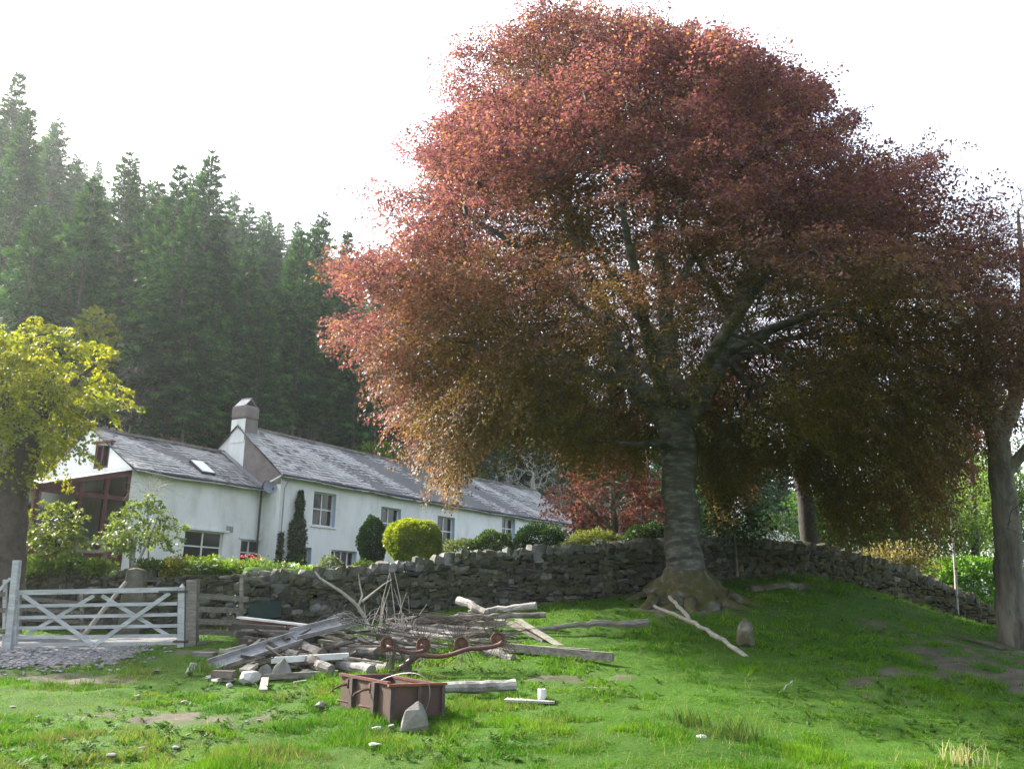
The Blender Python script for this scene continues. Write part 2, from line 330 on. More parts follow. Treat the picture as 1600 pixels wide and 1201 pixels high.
def drywall(name, path, top, base, rng, matr, label, hs=.86, cope=True, thick=.55, bright=1.0):
    path = np.asarray(path, float); seg = np.linalg.norm(np.diff(path, axis=0), axis=1); cum = np.r_[0, np.cumsum(seg)]; Ltot = cum[-1]
    def pos(s): return np.stack([np.interp(s, cum, path[:, 0]), np.interp(s, cum, path[:, 1])], -1)
    def tan(s): return nrm(pos(s + .2) - pos(s - .2))
    e = empty(name, (*path[0], gz(*path[0])), label, 'stone wall')
    mb = MB(); C = []; A = []; B = []; D = []; K = []
    ss_ = np.linspace(0, Ltot, 80); zb = min(base(s) for s in ss_); zt = max(top(s) for s in ss_); z = zb - .1
    while z < zt:
        h = rng.uniform(.065, .15) * hs; s = rng.uniform(-.2, 0)
        while s < Ltot:
            l = rng.uniform(.09, .27) * hs if rng.random() < .85 else rng.uniform(.22, .42) * hs
            hh = h * rng.uniform(.75, 1.55); sm = min(max(s + l / 2, 0), Ltot)
            zz = z + h / 2 + rng.uniform(-.03, .03) + .05 * math.sin(sm * 1.3 + z)
            if base(sm) - .12 < zz < top(sm) - h * .3:
                p = pos(np.array([sm]))[0]; t = tan(np.array([sm]))[0]; n = np.array([t[1], -t[0]])
                lean = (zz - base(sm)) * -.07
                o = p + n * (.02 + rng.uniform(-.035, .05) + lean)
                a = rng.uniform(-.16, .16)
                C.append([o[0], o[1], zz]); A.append(np.array([t[0] * math.cos(a), t[1] * math.cos(a), math.sin(a)]) * l * .56)
                D.append(np.array([-t[0] * math.sin(a), -t[1] * math.sin(a), math.cos(a)]) * hh * .56); B.append(np.array([-n[0], -n[1], 0]) * .17)
                g = rng.uniform(.028, .095) * bright if rng.random() < .82 else rng.uniform(.1, .2) * bright
                K.append(np.array([1, .96, .82]) * g if rng.random() < .65 else np.array([.95, .98, .97]) * g)
            s += l * .98
        z += h * .97
    stones(mb, rng, np.array(C), np.array(A), np.array(B), np.array(D), np.array(K), k=.5, jit=.19)
    mb.build('stonework', matr, e)
    core = MB(); n_ = 60; sa = np.linspace(0, Ltot, n_); P = pos(sa); T = tan(sa); Nn = np.c_[T[:, 1], -T[:, 0]]
    tp = np.array([top(s) for s in sa]) - .1; bs = np.array([base(s) for s in sa]) - .4
    fr = np.c_[P - Nn * .1, bs], np.c_[P - Nn * .14, tp], np.c_[P - Nn * thick, tp], np.c_[P - Nn * (thick + .05), bs]
    V = np.stack(fr, 1).reshape(-1, 3); i = np.arange(n_ - 1)[:, None] * 4
    q = np.concatenate([np.c_[i + a, i + 4 + a, i + 4 + (a + 1) % 4, i + (a + 1) % 4] for a in range(4)])
    core.add(V, [q, np.array([3, 2, 1, 0]), np.array([0, 1, 2, 3]) + (n_ - 1) * 4]); core.build('wall_core', M['core'], e)
    if cope:
        mb = MB(); C = []; A = []; B = []; D = []; K = []; s = 0
        while s < Ltot:
            l = rng.uniform(.12, .28); p = pos(np.array([s + l / 2]))[0]; t = tan(np.array([s]))[0]; n = np.array([t[1], -t[0]])
            hh = rng.uniform(.15, .27); o = p - n * .22; a = rng.uniform(-.35, .15)
            C.append([o[0], o[1], top(min(s, Ltot)) + hh * .28]); A.append(np.array([t[0] * math.cos(a), t[1] * math.cos(a), math.sin(a)]) * l * .55)
            D.append(np.array([-t[0] * math.sin(a), -t[1] * math.sin(a), math.cos(a)]) * hh * .6); B.append(np.array([-n[0], -n[1], 0]) * rng.uniform(.22, .32))
            K.append(np.array([1, 1, .97]) * rng.uniform(.09, .2) * bright); s += l * .96
        stones(mb, rng, np.array(C), np.array(A), np.array(B), np.array(D), np.array(K), jit=.17)
        mb.build('coping', matr, e)
    return e
def pebbles():
    rng = np.random.default_rng(61); N = 9000; x = rng.uniform(-12.5, -5.8, N); y = rng.uniform(14.4, 18.2, N)
    jx, jy = rng.normal(0, .3, N), rng.normal(0, .38, N); k = on_track(x + jx, y + jy) & (rng.random(N) < .5); x, y = x[k], y[k]; n = len(x); s = rng.uniform(.008, .028, n)[:, None]; a = rng.uniform(0, PI, n)
    mb = MB(); z = gbump(x, y) + .018; ca, sa, o = np.cos(a), np.sin(a), 0 * a
    stones(mb, rng, np.stack([x, y, z], -1), np.stack([ca, sa, o], -1) * s * 1.3, np.stack([-sa, ca, o], -1) * s, np.stack([o, o, o + 1], -1) * s * .6, np.array([1, .99, 1.0]) * rng.uniform(.1, .34, n)[:, None], k=.6)
    tag(mb.build('gravel', M['stone_plain']), kind='stuff')
pebbles()
def zat(px, py, Y): return at(px, py, Y)[2]
def walls():
    rng = np.random.default_rng(11)
    seg = np.r_[0, np.cumsum(np.linalg.norm(np.diff(WB, axis=0), axis=1))]
    tops = [zat(380, 908, 19.4), zat(560, 898, 19.9), zat(700, 876, 20.4), zat(850, 864, 20.9), zat(1000, 855, 21.5), zat(1150, 851, 23.4), zat(1300, 862, 25.4), zat(1420, 895, 26.6), zat(1500, 930, 27.2), zat(1590, 980, 27.6)]
    pos = lambda s: (np.interp(s, seg, WB[:, 0]), np.interp(s, seg, WB[:, 1]))
    tf = lambda s: float(np.interp(s, seg, tops))
    bf = lambda s: float(gfront(np.array([pos(s)[0]]), np.array([pos(s)[1] - .3]))[0])
    # split at the big beech: grey run and mossy run
    k = 5
    drywall('field_wall', WB[:k + 1], tf, bf, rng, M['stone'], 'grey dry stone wall with upright coping behind the timber pile and the beech trunk')
    s0 = seg[k]
    drywall('field_wall', WB[k:], lambda s: tf(s + s0), lambda s: bf(s + s0), rng, M['stone_right'], 'mossy dark dry stone wall dropping down the bank beyond the beech', hs=.95)
    sa = np.r_[0, np.cumsum(np.linalg.norm(np.diff(WA, axis=0), axis=1))]
    tA = [zat(-160, 885, 25), zat(30, 893, 23.6), zat(200, 893, 23.2), zat(330, 897, 23), zat(420, 900, 22.8)]
    pa = lambda s: (np.interp(s, sa, WA[:, 0]), np.interp(s, sa, WA[:, 1]))
    drywall('garden_wall', WA, lambda s: float(np.interp(s, sa, tA)), lambda s: float(gfront(np.array([pa(s)[0]]), np.array([pa(s)[1] - .3]))[0]), rng, M['stone'],
            'mossy retaining wall of the garden seen behind the white gate', hs=1.15, cope=False)
    # squared end of the grey wall
    e0 = WB[0]; back = np.array([e0[0] - .1, e0[1] + 3.2])
    drywall('wall_end', [back, e0 + np.array([-.02, .05])], lambda s: tops[0] - .02, lambda s: gz(e0[0], e0[1] - .5), rng, M['stone'], 'short return of rough stones closing the grey wall beside the rail fence', hs=1.2)
walls()

def rock(name, px, py, Y, rxyz, label, matn='rock', seed=0, cat='stone', group=None, jit=.22, k=.3, rz=0, sink=.3, z=None, tip=0):
    rng = np.random.default_rng(seed + 900); g = gp(px, py) if Y is None else at(px, py, Y)
    if z is None: z = gz(g[0], g[1])
    a, b, c = rxyz; mb = MB(); n = 16 if k < .45 else 34
    p = nrm(rng.standard_normal((n, 3))) * rng.uniform(.86, 1.08, (n, 1)); p = np.sign(p) * np.abs(p) ** (.8 if k < .45 else .95)
    if tip: t_ = np.clip((p[:, 2] + 1) / 2, 0, 1)[:, None]; p[:, :2] *= 1.15 - tip * t_; p = np.concatenate([p, [[.12, 0, 1.12], [-.9, -.6, -.8], [.9, -.5, -.8], [.2, .8, -.8]]])
    bm = bmesh.new()
    for q in p: bm.verts.new(q)
    h_ = bmesh.ops.convex_hull(bm, input=bm.verts); bmesh.ops.delete(bm, geom=list({v for v in h_['geom_interior'] + h_['geom_unused'] if isinstance(v, bmesh.types.BMVert)}), context='VERTS'); bmesh.ops.triangulate(bm, faces=bm.faces); bm.verts.index_update()
    V = np.array([v.co[:] for v in bm.verts]) * np.array([a, b, c]); T3 = np.array([[v.index for v in f.verts] for f in bm.faces]); bm.free()
    cs, sn = math.cos(rz + seed), math.sin(rz + seed)
    if tip: cs, sn = 1, 0
    V = np.c_[V[:, 0] * cs - V[:, 1] * sn, V[:, 0] * sn + V[:, 1] * cs, V[:, 2]]
    mb.add(V + np.array([g[0], g[1], z + c * (1 - sink)]), T3)
    o = mb.build(name, M[matn]); md = o.modifiers.new('b', 'BEVEL'); md.width = min(rxyz) * .12; md.segments = 2; md.limit_method = 'ANGLE'
    return tag(o, label, cat, group)

# ------------------------------------------------------------------ leaves and trees
def leaves(mb, rng, pos, d, n, size, wid, col, mi=0, fold=0.0):
    N = len(pos); d = nrm(d); sd = nrm(np.cross(d, n)); n = np.cross(sd, d)
    L = size[:, None]; Wd = (size * wid)[:, None]
    a = pos; b = pos + d * L * .45 + sd * Wd * .5 + n * fold * L; c = pos + d * L; e = pos + d * L * .45 - sd * Wd * .5 + n * fold * L
    V = np.stack([a, b, c, e], 1).reshape(-1, 3); f = np.arange(N * 4).reshape(-1, 4)
    mb.add(V, f, np.repeat(col, 4, 0), mi)
def spray_leaves(mb, rng, base, dirv, L, W, nl, size, droop, colf, flat=.35, wid=.62, mi=0):
    """fans of leaves: base (N,3), direction, length, half width, leaves per fan"""
    N = len(base); k = np.repeat(np.arange(N), nl); T = len(k)
    d = nrm(dirv); up = np.array([0, 0, 1.]); sd = np.cross(d, up); sd = np.where(np.linalg.norm(sd, axis=1, keepdims=True) < .05, np.array([1., 0, 0]), sd); sd = nrm(sd)
    ti = rng.uniform(-.5, .5, N)[:, None]; nn = nrm(np.cross(sd, d)); sd = nrm(sd + nn * ti); nn = np.cross(sd, d)
    t = rng.random(T) ** .75; q = rng.uniform(-1, 1, T) * np.sqrt(np.clip(1.05 - t ** 2, 0, 1))
    q = np.sign(q) * (np.round(np.abs(q) * 4) / 4 * .6 + np.abs(q) * .4)
    Lk = L[k]; Wk = W[k]; dk = d[k]; sk = sd[k]; nk = nn[k]; dr = droop[k]
    p = base[k] + dk * (t * Lk)[:, None] + sk * (q * Wk)[:, None] + nk * (rng.standard_normal(T) * .05 * Lk)[:, None]
    p[:, 2] -= dr * (t ** 2 * Lk * .75 + q ** 2 * Wk * .5)
    ld = dk * .5 + sk * (np.sign(q) * .75)[:, None] + rng.standard_normal((T, 3)) * .35; ld[:, 2] -= dr * (.4 + t)
    ln = nk + rng.standard_normal((T, 3)) * flat
    s = size * rng.uniform(.65, 1.25, T)
    leaves(mb, rng, p, ld, ln, s, wid, colf(k, p, t), mi)
def grow(rng, chains, att, step=.5, pk=.12, r0=.008, pw=2.3, wob=.05, bend=.35):
    """chains: list of (points, radii, parent index or None, parent fraction)."""
    P = []; par = []; fix = []; PL = []
    for pts, rad in chains:
        pts = np.asarray(pts, float); seg = np.r_[0, np.cumsum(np.linalg.norm(np.diff(pts, axis=0), axis=1))]
        n = max(3, int(seg[-1] / .35)); s = np.linspace(0, seg[-1], n)
        # smooth resample
        Q = np.stack([np.interp(s, seg, pts[:, i]) for i in range(3)], -1); R = np.interp(s, seg, rad)
        for _ in range(2): Q[1:-1] = (Q[:-2] + 2 * Q[1:-1] + Q[2:]) / 4
        Q[1:-1] += rng.standard_normal((n - 2, 3)) * .04 * R[1:-1, None] * 2
        if P: j = int(np.argmin(np.linalg.norm(np.array(P) - Q[0], axis=1)))
        else: j = -1
        base = PL[j] if j >= 0 else 0
        for i in range(n):
            P.append(Q[i]); par.append(j); fix.append(R[i]); PL.append(base + s[i]); j = len(P) - 1
    n0 = len(P); cap = n0 + len(att) * 24; A = np.zeros((cap, 3)); A[:n0] = P; pl = np.zeros(cap); pl[:n0] = PL; cnt = n0
    par = list(par); tn = A[:n0]
    dist = np.min(np.linalg.norm(att[:, None] - tn[None, ::2], axis=-1), axis=1); order = np.argsort(dist)
    ends = np.zeros(len(att), int); edir = np.zeros((len(att), 3))
    for a_i in order:
        a = att[a_i]; D = np.linalg.norm(A[:cnt] - a, axis=1); j = int(np.argmin(D + pk * pl[:cnt]))
        dd = D[j]; m = max(1, int(math.ceil(dd / step))); p0 = A[j]; pj = par[j]
        pd = nrm(A[j] - A[pj]) if pj >= 0 else np.array([0, 0, 1.]); c = p0 + pd * dd * bend + np.array([0, 0, dd * .08])
        jj = j
        for i in range(1, m + 1):
            u = i / m; q = (1 - u) ** 2 * p0 + 2 * u * (1 - u) * c + u * u * a
            if i < m: q = q + rng.standard_normal(3) * wob * step
            A[cnt] = q; pl[cnt] = pl[jj] + dd / m; par.append(jj); jj = cnt; cnt += 1
        ends[a_i] = jj; edir[a_i] = A[jj] - A[par[jj]]
    A = A[:cnt]; par = np.array(par); R = np.zeros(cnt)
    ch = np.bincount(par[par >= 0], minlength=cnt); R[ch == 0] = r0 ** pw
    for i in range(cnt - 1, -1, -1):
        if i < n0: pass
        if par[i] >= 0: R[par[i]] += R[i] if i >= n0 or True else 0
    R = R ** (1 / pw); R[:n0] = np.array(fix)
    for i in range(n0, cnt): R[i] = min(R[i], R[par[i]] * .9)
    return A, par, R, ends, edir, n0
def limb_mesh(mb, A, par, R, rmin=0.0, rng=None, sides=(14, 8, 5, 3)):
    n = len(A); kids = [[] for _ in range(n)]
    for i in range(n):
        if par[i] >= 0: kids[par[i]].append(i)
    start = [i for i in range(n) if par[i] < 0]; stack = [(i, None) for i in start]
    while stack:
        i, p = stack.pop(); ch = [i]
        pts = [] if p is None else [A[p]]; rad = [] if p is None else [min(R[i] * 1.25, R[p])]
        while True:
            pts.append(A[i]); rad.append(R[i]); k = kids[i]
            if not k: break
            k = sorted(k, key=lambda q: -R[q])
            for o in k[1:]: stack.append((o, i))
            i = k[0]
        if max(rad) < rmin or len(pts) < 2: continue
        r = max(rad); s = sides[0] if r > .2 else sides[1] if r > .07 else sides[2] if r > .022 else sides[3]
        mb.tube(pts, rad, s, cap=False)
def mixc(a, b, f): f = np.asarray(f)[:, None]; return np.asarray(a) * (1 - f) + np.asarray(b) * f

def beech():
    rng = np.random.default_rng(3); Yt = 20.4
    T = lambda *q: [at(px, py, Yt + dy) for px, py, dy in q]
    chains = [
        (T((1074, 925, 0), (1069, 860, 0), (1065, 800, 0), (1061, 740, 0), (1057, 690, 0), (1050, 640, 0), (1046, 560, .3), (1040, 450, .6), (1025, 330, .8), (1005, 200, .8), (975, 95, .6)), [.44, .4, .375, .37, .39, .34, .23, .17, .12, .075, .03]),
        (T((1046, 655, 0), (1012, 618, -.1), (982, 598, -.2), (962, 556, -.3), (953, 505, -.4), (943, 468, -.5), (915, 430, -.6), (900, 385, -.7), (882, 320, -.8), (850, 220, -.6)), [.27, .22, .2, .18, .165, .15, .13, .11, .08, .03]),
        (T((978, 597, -.2), (940, 592, -.4), (908, 578, -.6), (868, 552, -.8), (835, 518, -1.0), (780, 480, -1.2), (700, 440, -1.2), (620, 440, -1.2)), [.15, .13, .12, .105, .08, .06, .04, .02]),
        (T((1062, 665, 0), (1096, 625, 0), (1122, 565, 0), (1146, 505, 0), (1163, 450, -.1), (1180, 402, -.2), (1222, 378, -.3), (1290, 330, -.4), (1360, 290, -.4)), [.27, .25, .22, .2, .18, .15, .11, .07, .03]),
        (T((1163, 450, -.1), (1170, 390, .3), (1165, 310, .8), (1150, 220, 1.0), (1120, 130, 1.0)), [.14, .12, .09, .06, .03]),
        (T((1150, 500, 0), (1120, 450, -.8), (1085, 400, -1.8), (1060, 340, -3)), [.1, .085, .06, .03]),
        (T((1125, 560, 0), (1190, 520, -.5), (1290, 480, -1.2), (1420, 460, -1.6), (1540, 470, -1.6)), [.13, .11, .085, .055, .02]),
        (T((1062, 700, 0), (1032, 690, -.4), (1000, 695, -.9), (960, 690, -1.4)), [.16, .1, .05, .02]),
        (T((1046, 640, 0), (1020, 560, -1.5), (1000, 470, -3), (980, 370, -4.4), (960, 260, -5)), [.2, .15, .11, .07, .03]),
        (T((1060, 640, 0), (1120, 540, -1.8), (1190, 440, -3.4), (1260, 330, -4.6)), [.18, .14, .09, .04]),
        (T((1050, 620, 0), (1020, 580, 1.8), (960, 540, 3.4), (880, 500, 5)), [.18, .14, .09, .04]),
        (T((1060, 620, 0), (1120, 570, 2), (1200, 540, 4), (1300, 510, 5.4)), [.18, .14, .09, .04]),
        (T((955, 520, -.4), (900, 470, -1), (830, 400, -1.6), (740, 340, -1.8), (660, 310, -1.5)), [.11, .09, .07, .045, .02]),
        (T((1045, 560, .3), (960, 440, .8), (880, 300, 1.2), (780, 170, 1.0)), [.13, .1, .06, .025]),
        (T((1042, 480, .5), (1120, 330, 1.2), (1220, 220, 1.6), (1280, 130, 1.4)), [.12, .09, .055, .025]),
    ]
    rows = [(12, 858, 962), (30, 840, 1000), (60, 775, 1130), (100, 690, 1240), (150, 672, 1290), (200, 650, 1310), (250, 645, 1410), (300, 605, 1490), (350, 590, 1570), (400, 560, 1625), (450, 545, 1660), (500, 535, 1660), (560, 515, 1650), (600, 530, 1630), (650, 560, 1600), (700, 590, 1560), (760, 690, 1500), (830, 740, 1440)]
    zz = np.array([at((l + r) / 2, y, Yt)[2] for y, l, r in rows]); xl = np.array([at(l, y, Yt)[0] for y, l, r in rows]); xr = np.array([at(r, y, Yt)[0] for y, l, r in rows])
    o = np.argsort(zz); zz, xl, xr = zz[o], xl[o], xr[o]
    zmin, zmax = zz[0], zz[-1]; cy = Yt + .2; tx = at(1065, 700, Yt)[0]
    N = 120000
    z = rng.uniform(zmin, zmax - .1, N); th = rng.uniform(0, 2 * PI, N); rho = 1 - .62 * rng.random(N) ** 1.6
    l = np.interp(z, zz, xl); r = np.interp(z, zz, xr); cx = .5 * (l + r); cx = cx * .5 + (tx + (cx - tx) * .6) * .5
    Rl = cx - l; Rr = r - cx; Rd = .5 * (Rl + Rr) * .82
    c, s = np.cos(th), np.sin(th)
    lump = .86 + .3 * vnoise(np.stack([c * 2.2, s * 2.2, z * .55], -1), 1.0, 2) + .12 * (vnoise(np.stack([c * 6, s * 6, z * 1.3], -1), 1, 5) - .5)
    Rx = np.where(c > 0, Rr, Rl); x = cx + c * Rx * rho * np.minimum(lump, 1.08); y = cy + s * Rd * rho * lump
    front = ss(.1, .8, -s)
    zlow = np.interp(x, [-4.5, -2.5, -.8, 1.5, 3.5, 5, 8, 11], [4.7, 3.8, 3.4, 3.7, 4.5, 4.2, 3.6, 4.2]) + front * ss(.2, .9, np.abs(rho)) * 2.4 + (1 - rho) * 1.0
    zlow = zlow + (vnoise(np.stack([x, y, z * 0], -1), .8, 8) - .5) * 1.6
    dens = vnoise(np.stack([x, y, z * 2.4 + .25 * np.hypot(x - 4, y - 20)], -1), .5, 9) * .62 + vnoise(np.stack([x, y, z * 2.2], -1), 1.15, 10) * .38
    keep = (z > zlow) & (dens > np.where(y > cy + .8, np.where(z < 11.3, .3, .44), .492) + .03 * ss(6.5, 9, x) * ss(11, 8, z)) & (rng.random(N) < .35 + .65 * rho)
    P = np.stack([x, y, z], -1)[keep]; rh = rho[keep]
    # keep to the outline and the ragged lower edge of the crown
    q = P - EYE; yc_ = q[:, 1] * math.cos(PITCH) + q[:, 2] * math.sin(PITCH); b_ = (-q[:, 1] * math.sin(PITCH) + q[:, 2] * math.cos(PITCH)) / yc_; a_ = q[:, 0] / yc_
    px = 800 + F * (a_ * math.cos(ROLL) + b_ * math.sin(ROLL)); py = 600.5 - F * (b_ * math.cos(ROLL) - a_ * math.sin(ROLL))
    ry = [r_[0] for r_ in rows]; rag = (vnoise(np.stack([px, py * 1.8, 0 * px], -1), .012, 3) - .5) * 90 + (vnoise(np.stack([px, py * 2, 0 * px], -1), .035, 6) - .5) * 50
    tier = (vnoise(np.stack([px * .25, py * 2.6, 0 * px], -1), .02, 12) - .5) * 70; mg = 32 + rag * 1.3 + tier * 1.3
    bx = [500, 515, 560, 600, 650, 700, 722, 748, 800, 850, 900, 1000, 1040, 1062, 1085, 1120, 1150, 1180, 1250, 1300, 1380, 1440, 1500, 1560, 1700]
    by = [570, 590, 645, 675, 685, 725, 755, 695, 662, 675, 705, 725, 700, 665, 720, 795, 770, 715, 730, 815, 800, 840, 770, 710, 660]
    ok = (py > np.interp(px, [840, 900, 1000, 1100, 1160, 1200, 1290], [26, 32, 52, 84, 92, 112, 140]) + rag * .5) & (px > np.interp(py, ry, [r_[1] for r_ in rows]) + mg + 26 * ss(430, 560, py)) & (px < np.interp(py, ry, [r_[2] for r_ in rows]) - mg) & (py < np.interp(px, bx, by) - 12 + rag * .3)
    # the near side stays open below the first forks
    opn = (q[:, 1] < 19.9) & (((px > 850) & (px < 1035) & (py > 470) & (py < 650)) | ((px > 1085) & (px < 1205) & (py > 400) & (py < 640)))
    ok &= ~(opn & (rng.random(len(P)) < .65))
    P = P[ok]; rh = rh[ok]
    # thin to even spacing
    cell = {}; sel = []
    for i, q in enumerate(P):
        k = tuple(np.floor(q / np.array([.42, .42, .26])).astype(int))
        if cell.get(k, 0) < 1: cell[k] = cell.get(k, 0) + 1; sel.append(i)
    P = P[sel]; rh = rh[sel]
    # some outer sprays reach beyond the rest
    tip = (rh > .86) & (rng.random(len(P)) < .15)
    P[tip] += nrm(P[tip] - np.array([tx, cy, 7.5])) * np.array([1, 1, .6]) * rng.uniform(.2, .7, (int(tip.sum()), 1)) * np.where(P[tip][:, 2:] < 6.5, .25, 1)
    A, par, R, ends, ed, n0 = grow(rng, chains, P, step=.5, pk=.16, r0=.0075)
    g = gp(1078, 950); e = empty('copper_beech', (g[0], g[1], g[2]), 'huge spreading copper beech with purple and bronze leaves growing against the stone wall', 'tree')
    # trunk with root flare
    tb = MB(); limb_mesh(tb, A, par, R, rng=rng); tb.build('trunk', M['bark_beech'], e, True)
    rf = MB(); nth = 72; nh = 34; ths = np.arange(nth) * 2 * PI / nth; base = at(1074, 925, Yt); zg = gz(base[0], base[1]) - .55
    lob = sum(np.maximum(np.cos((ths - a) * .5 * k), 0) ** p * w_ for a, k, p, w_ in [(-2.8, 1, 40, .9), (-2.2, 1, 70, .8), (-1.75, 1, 80, 1.0), (-1.25, 1, 60, .8), (-.7, 1, 70, 1.0), (-.1, 1, 40, .9), (.9, 1, 20, .6), (2.6, 1, 20, .8)])
    V = []
    for h in range(nh):
        u = h / (nh - 1); zz_ = zg + u * 1.62; fl = .5 * (1 + math.cos(PI * min(1, u / .95)))
        r_ = .35 - .1 * max(0, u - .75) / .25 + fl * (.6 + .62 * lob)
        pp = np.stack([np.cos(ths), np.sin(ths), np.full(nth, zz_)], -1)
        r_ = r_ * (1 + (vnoise(np.stack([np.cos(ths) * r_, np.sin(ths) * r_, np.full(nth, zz_)], -1), 3.2, 4) - .5) * 1.0 * (1 - u) + (vnoise(np.stack([np.cos(ths) * r_, np.sin(ths) * r_, np.full(nth, zz_)], -1), 8, 4) - .5) * .35 * (1 - u))
        cxk = np.interp(zz_, [base[2], at(1069, 860, Yt)[2]], [base[0], at(1069, 860, Yt)[0]])
        V.append(np.stack([cxk + np.cos(ths) * r_, base[1] + np.sin(ths) * r_ * .95, np.full(nth, zz_)], -1))
    V = np.array(V); i = np.arange(nh - 1)[:, None] * nth; j = np.arange(nth)[None]; k = (j + 1) % nth
    rf.add(V.reshape(-1, 3), np.stack([i + j, i + k, i + nth + k, i + nth + j], -1).reshape(-1, 4))
    for a, Lr, r0_ in [(-2.75, 1.9, .16), (-2.1, 1.5, .16), (-1.45, 1.6, .17), (-.8, 1.7, .17), (-.25, 1.9, .16), (.3, 1.6, .14), (3.0, 1.7, .14)]:
        pts = []; rr = []
        for q in np.linspace(.45, 1, 9):
            aa = a + .25 * math.sin(q * 5 + a * 3); x_ = base[0] + math.cos(aa) * Lr * q; y_ = base[1] + math.sin(aa) * Lr * q
            pts.append([x_, y_, gz(x_, y_) + (1 - q) ** 1.5 * .5 + .01 - .14 * q]); rr.append(r0_ * (1.25 - q))
        rf.tube(pts, rr, 9, wob=.12, rng=rng)
    rf.build('root_flare', M['bark_root'], e, True)
    # foliage
    out = nrm(P - np.array([tx, cy, 6.5])); NS = len(P); low = ss(7.5, 4.5, P[:, 2])
    d = out * np.array([1, 1, .3]) + rng.standard_normal((NS, 3)) * np.array([.4, .4, .16]) + nrm(ed) * np.array([.4, .4, .15]); d[:, 2] += .1 * ss(7, 11, P[:, 2]) - .75 * low
    L = rng.uniform(.6, 1.15, NS); W = L * rng.uniform(.3, .5, NS); dr = rng.uniform(.08, .42, NS) + .6 * low
    red = np.clip((ss(.5, .92, rh) * .9 + .25 * ss(6, 11, P[:, 2])) * (.35 + .65 * np.maximum(ss(4.5, 9, P[:, 2]), ss(-.5, -3, P[:, 0]))) + rng.normal(0, .14, NS), 0, 1)
    hue = rng.random(NS)
    def colf(k, p, t):
        n = len(k); rr = np.clip(red[k] + rng.normal(0, .12, n), 0, 1)
        a = mixc((.07, .078, .01), (.16, .14, .022), rng.random(n)); b = mixc((.072, .026, .045), (.235, .112, .128), np.clip(hue[k] * .8 + rng.random(n) * .4 - .12, 0, 1))
        b = np.where((rng.random(n) < .16)[:, None], np.array([.24, .15, .06]), b)
        return (a * (1 - rr[:, None]) + b * rr[:, None]) * rng.uniform(.75, 1.25, (n, 1))
    lm = MB(); spray_leaves(lm, rng, P - d * (L * .35)[:, None] / np.linalg.norm(d, axis=1, keepdims=True), d, L, W, 82, .065, dr, colf, flat=.32, wid=.66)
    lm.build('crown', M['copper_leaf'], e)
    print('beech', NS, len(A), NS * 54)
beech()

# ------------------------------------------------------------------ conifers
def conifer_mesh(seed, H, lmax, h0):
    rng = np.random.default_rng(seed + 40); tb = MB(); cb = MB()
    zs = np.linspace(-1.5, H, 10); tb.tube(np.c_[rng.normal(0, .03, 10), rng.normal(0, .03, 10), zs], np.interp(zs, [-1.5, 0, H], [.25, .2, .02]), 7)
    # dead twigs under the crown
    for _ in range(26):
        z = rng.uniform(.12, h0) * H; a = rng.uniform(0, 2 * PI); l = rng.uniform(.6, 1.9)
        tb.tube([[0, 0, z], [math.cos(a) * l * .6, math.sin(a) * l * .6, z - .05 * l], [math.cos(a) * l, math.sin(a) * l, z - .3 * l]], [.025, .016, .006], 3, cap=False)
    B = []; Dv = []; LL = []; z = h0 * H
    while z < H * .985:
        u = (z - h0 * H) / (H - h0 * H); nb = 5 if u < .8 else 4; ph = rng.uniform(0, 2 * PI)
        Lm = lmax * (min(1, .55 + u * 3) * (1 - u) ** 1.0 + .045)
        for b in range(nb):
            a = ph + b * 2 * PI / nb + rng.normal(0, .25); l = Lm * rng.uniform(.65, 1.15); sl = -.22 + .75 * u + rng.normal(0, .08)
            d = np.array([math.cos(a), math.sin(a), sl]); d = d / np.linalg.norm(d); B.append([0, 0, z + rng.uniform(-.15, .15)]); Dv.append(d); LL.append(l)
        z += rng.uniform(.34, .56) * (1 - .35 * u)
    B = np.array(B); Dv = np.array(Dv); LL = np.array(LL); nB = len(B)
    for b, d, l in zip(B, Dv, LL):
        m = b + d * l * .5 - np.array([0, 0, .04 * l]); tb.tube([b, m, b + d * l + np.array([0, 0, -.05 * l])], [.03, .018, .006], 3, cap=False)
    per = np.maximum((LL * 70).astype(int), 12); k = np.repeat(np.arange(nB), per); T = len(k)
    t = rng.random(T) ** .7 * 1.0; sd = nrm(np.cross(Dv, [0, 0, 1.])); q = rng.uniform(-1, 1, T)
    Wk = LL[k] * .34 * (1.15 - t)
    p = B[k] + Dv[k] * (t * LL[k])[:, None] + sd[k] * (q * Wk)[:, None]; p[:, 2] -= .18 * t * t * LL[k] * .3 + np.abs(q) * Wk * .35 + rng.random(T) * .12
    ld = Dv[k] * .7 + sd[k] * (q * .9)[:, None] + rng.standard_normal((T, 3)) * .3; ld[:, 2] -= .5 * (1 - (p[:, 2] / H))
    n = np.array([0, 0, 1.]) + rng.standard_normal((T, 3)) * .7
    tone = rng.uniform(.7, 1.25, T) * (.8 + .4 * rng.random(nB)[k]); tip = ss(.75, 1, t)
    c = mixc((.024, .088, .028), (.07, .165, .036), tip) * tone[:, None]
    leaves(cb, rng, p, ld, n, rng.uniform(.17, .4, T), .28, c)
    return tb, cb
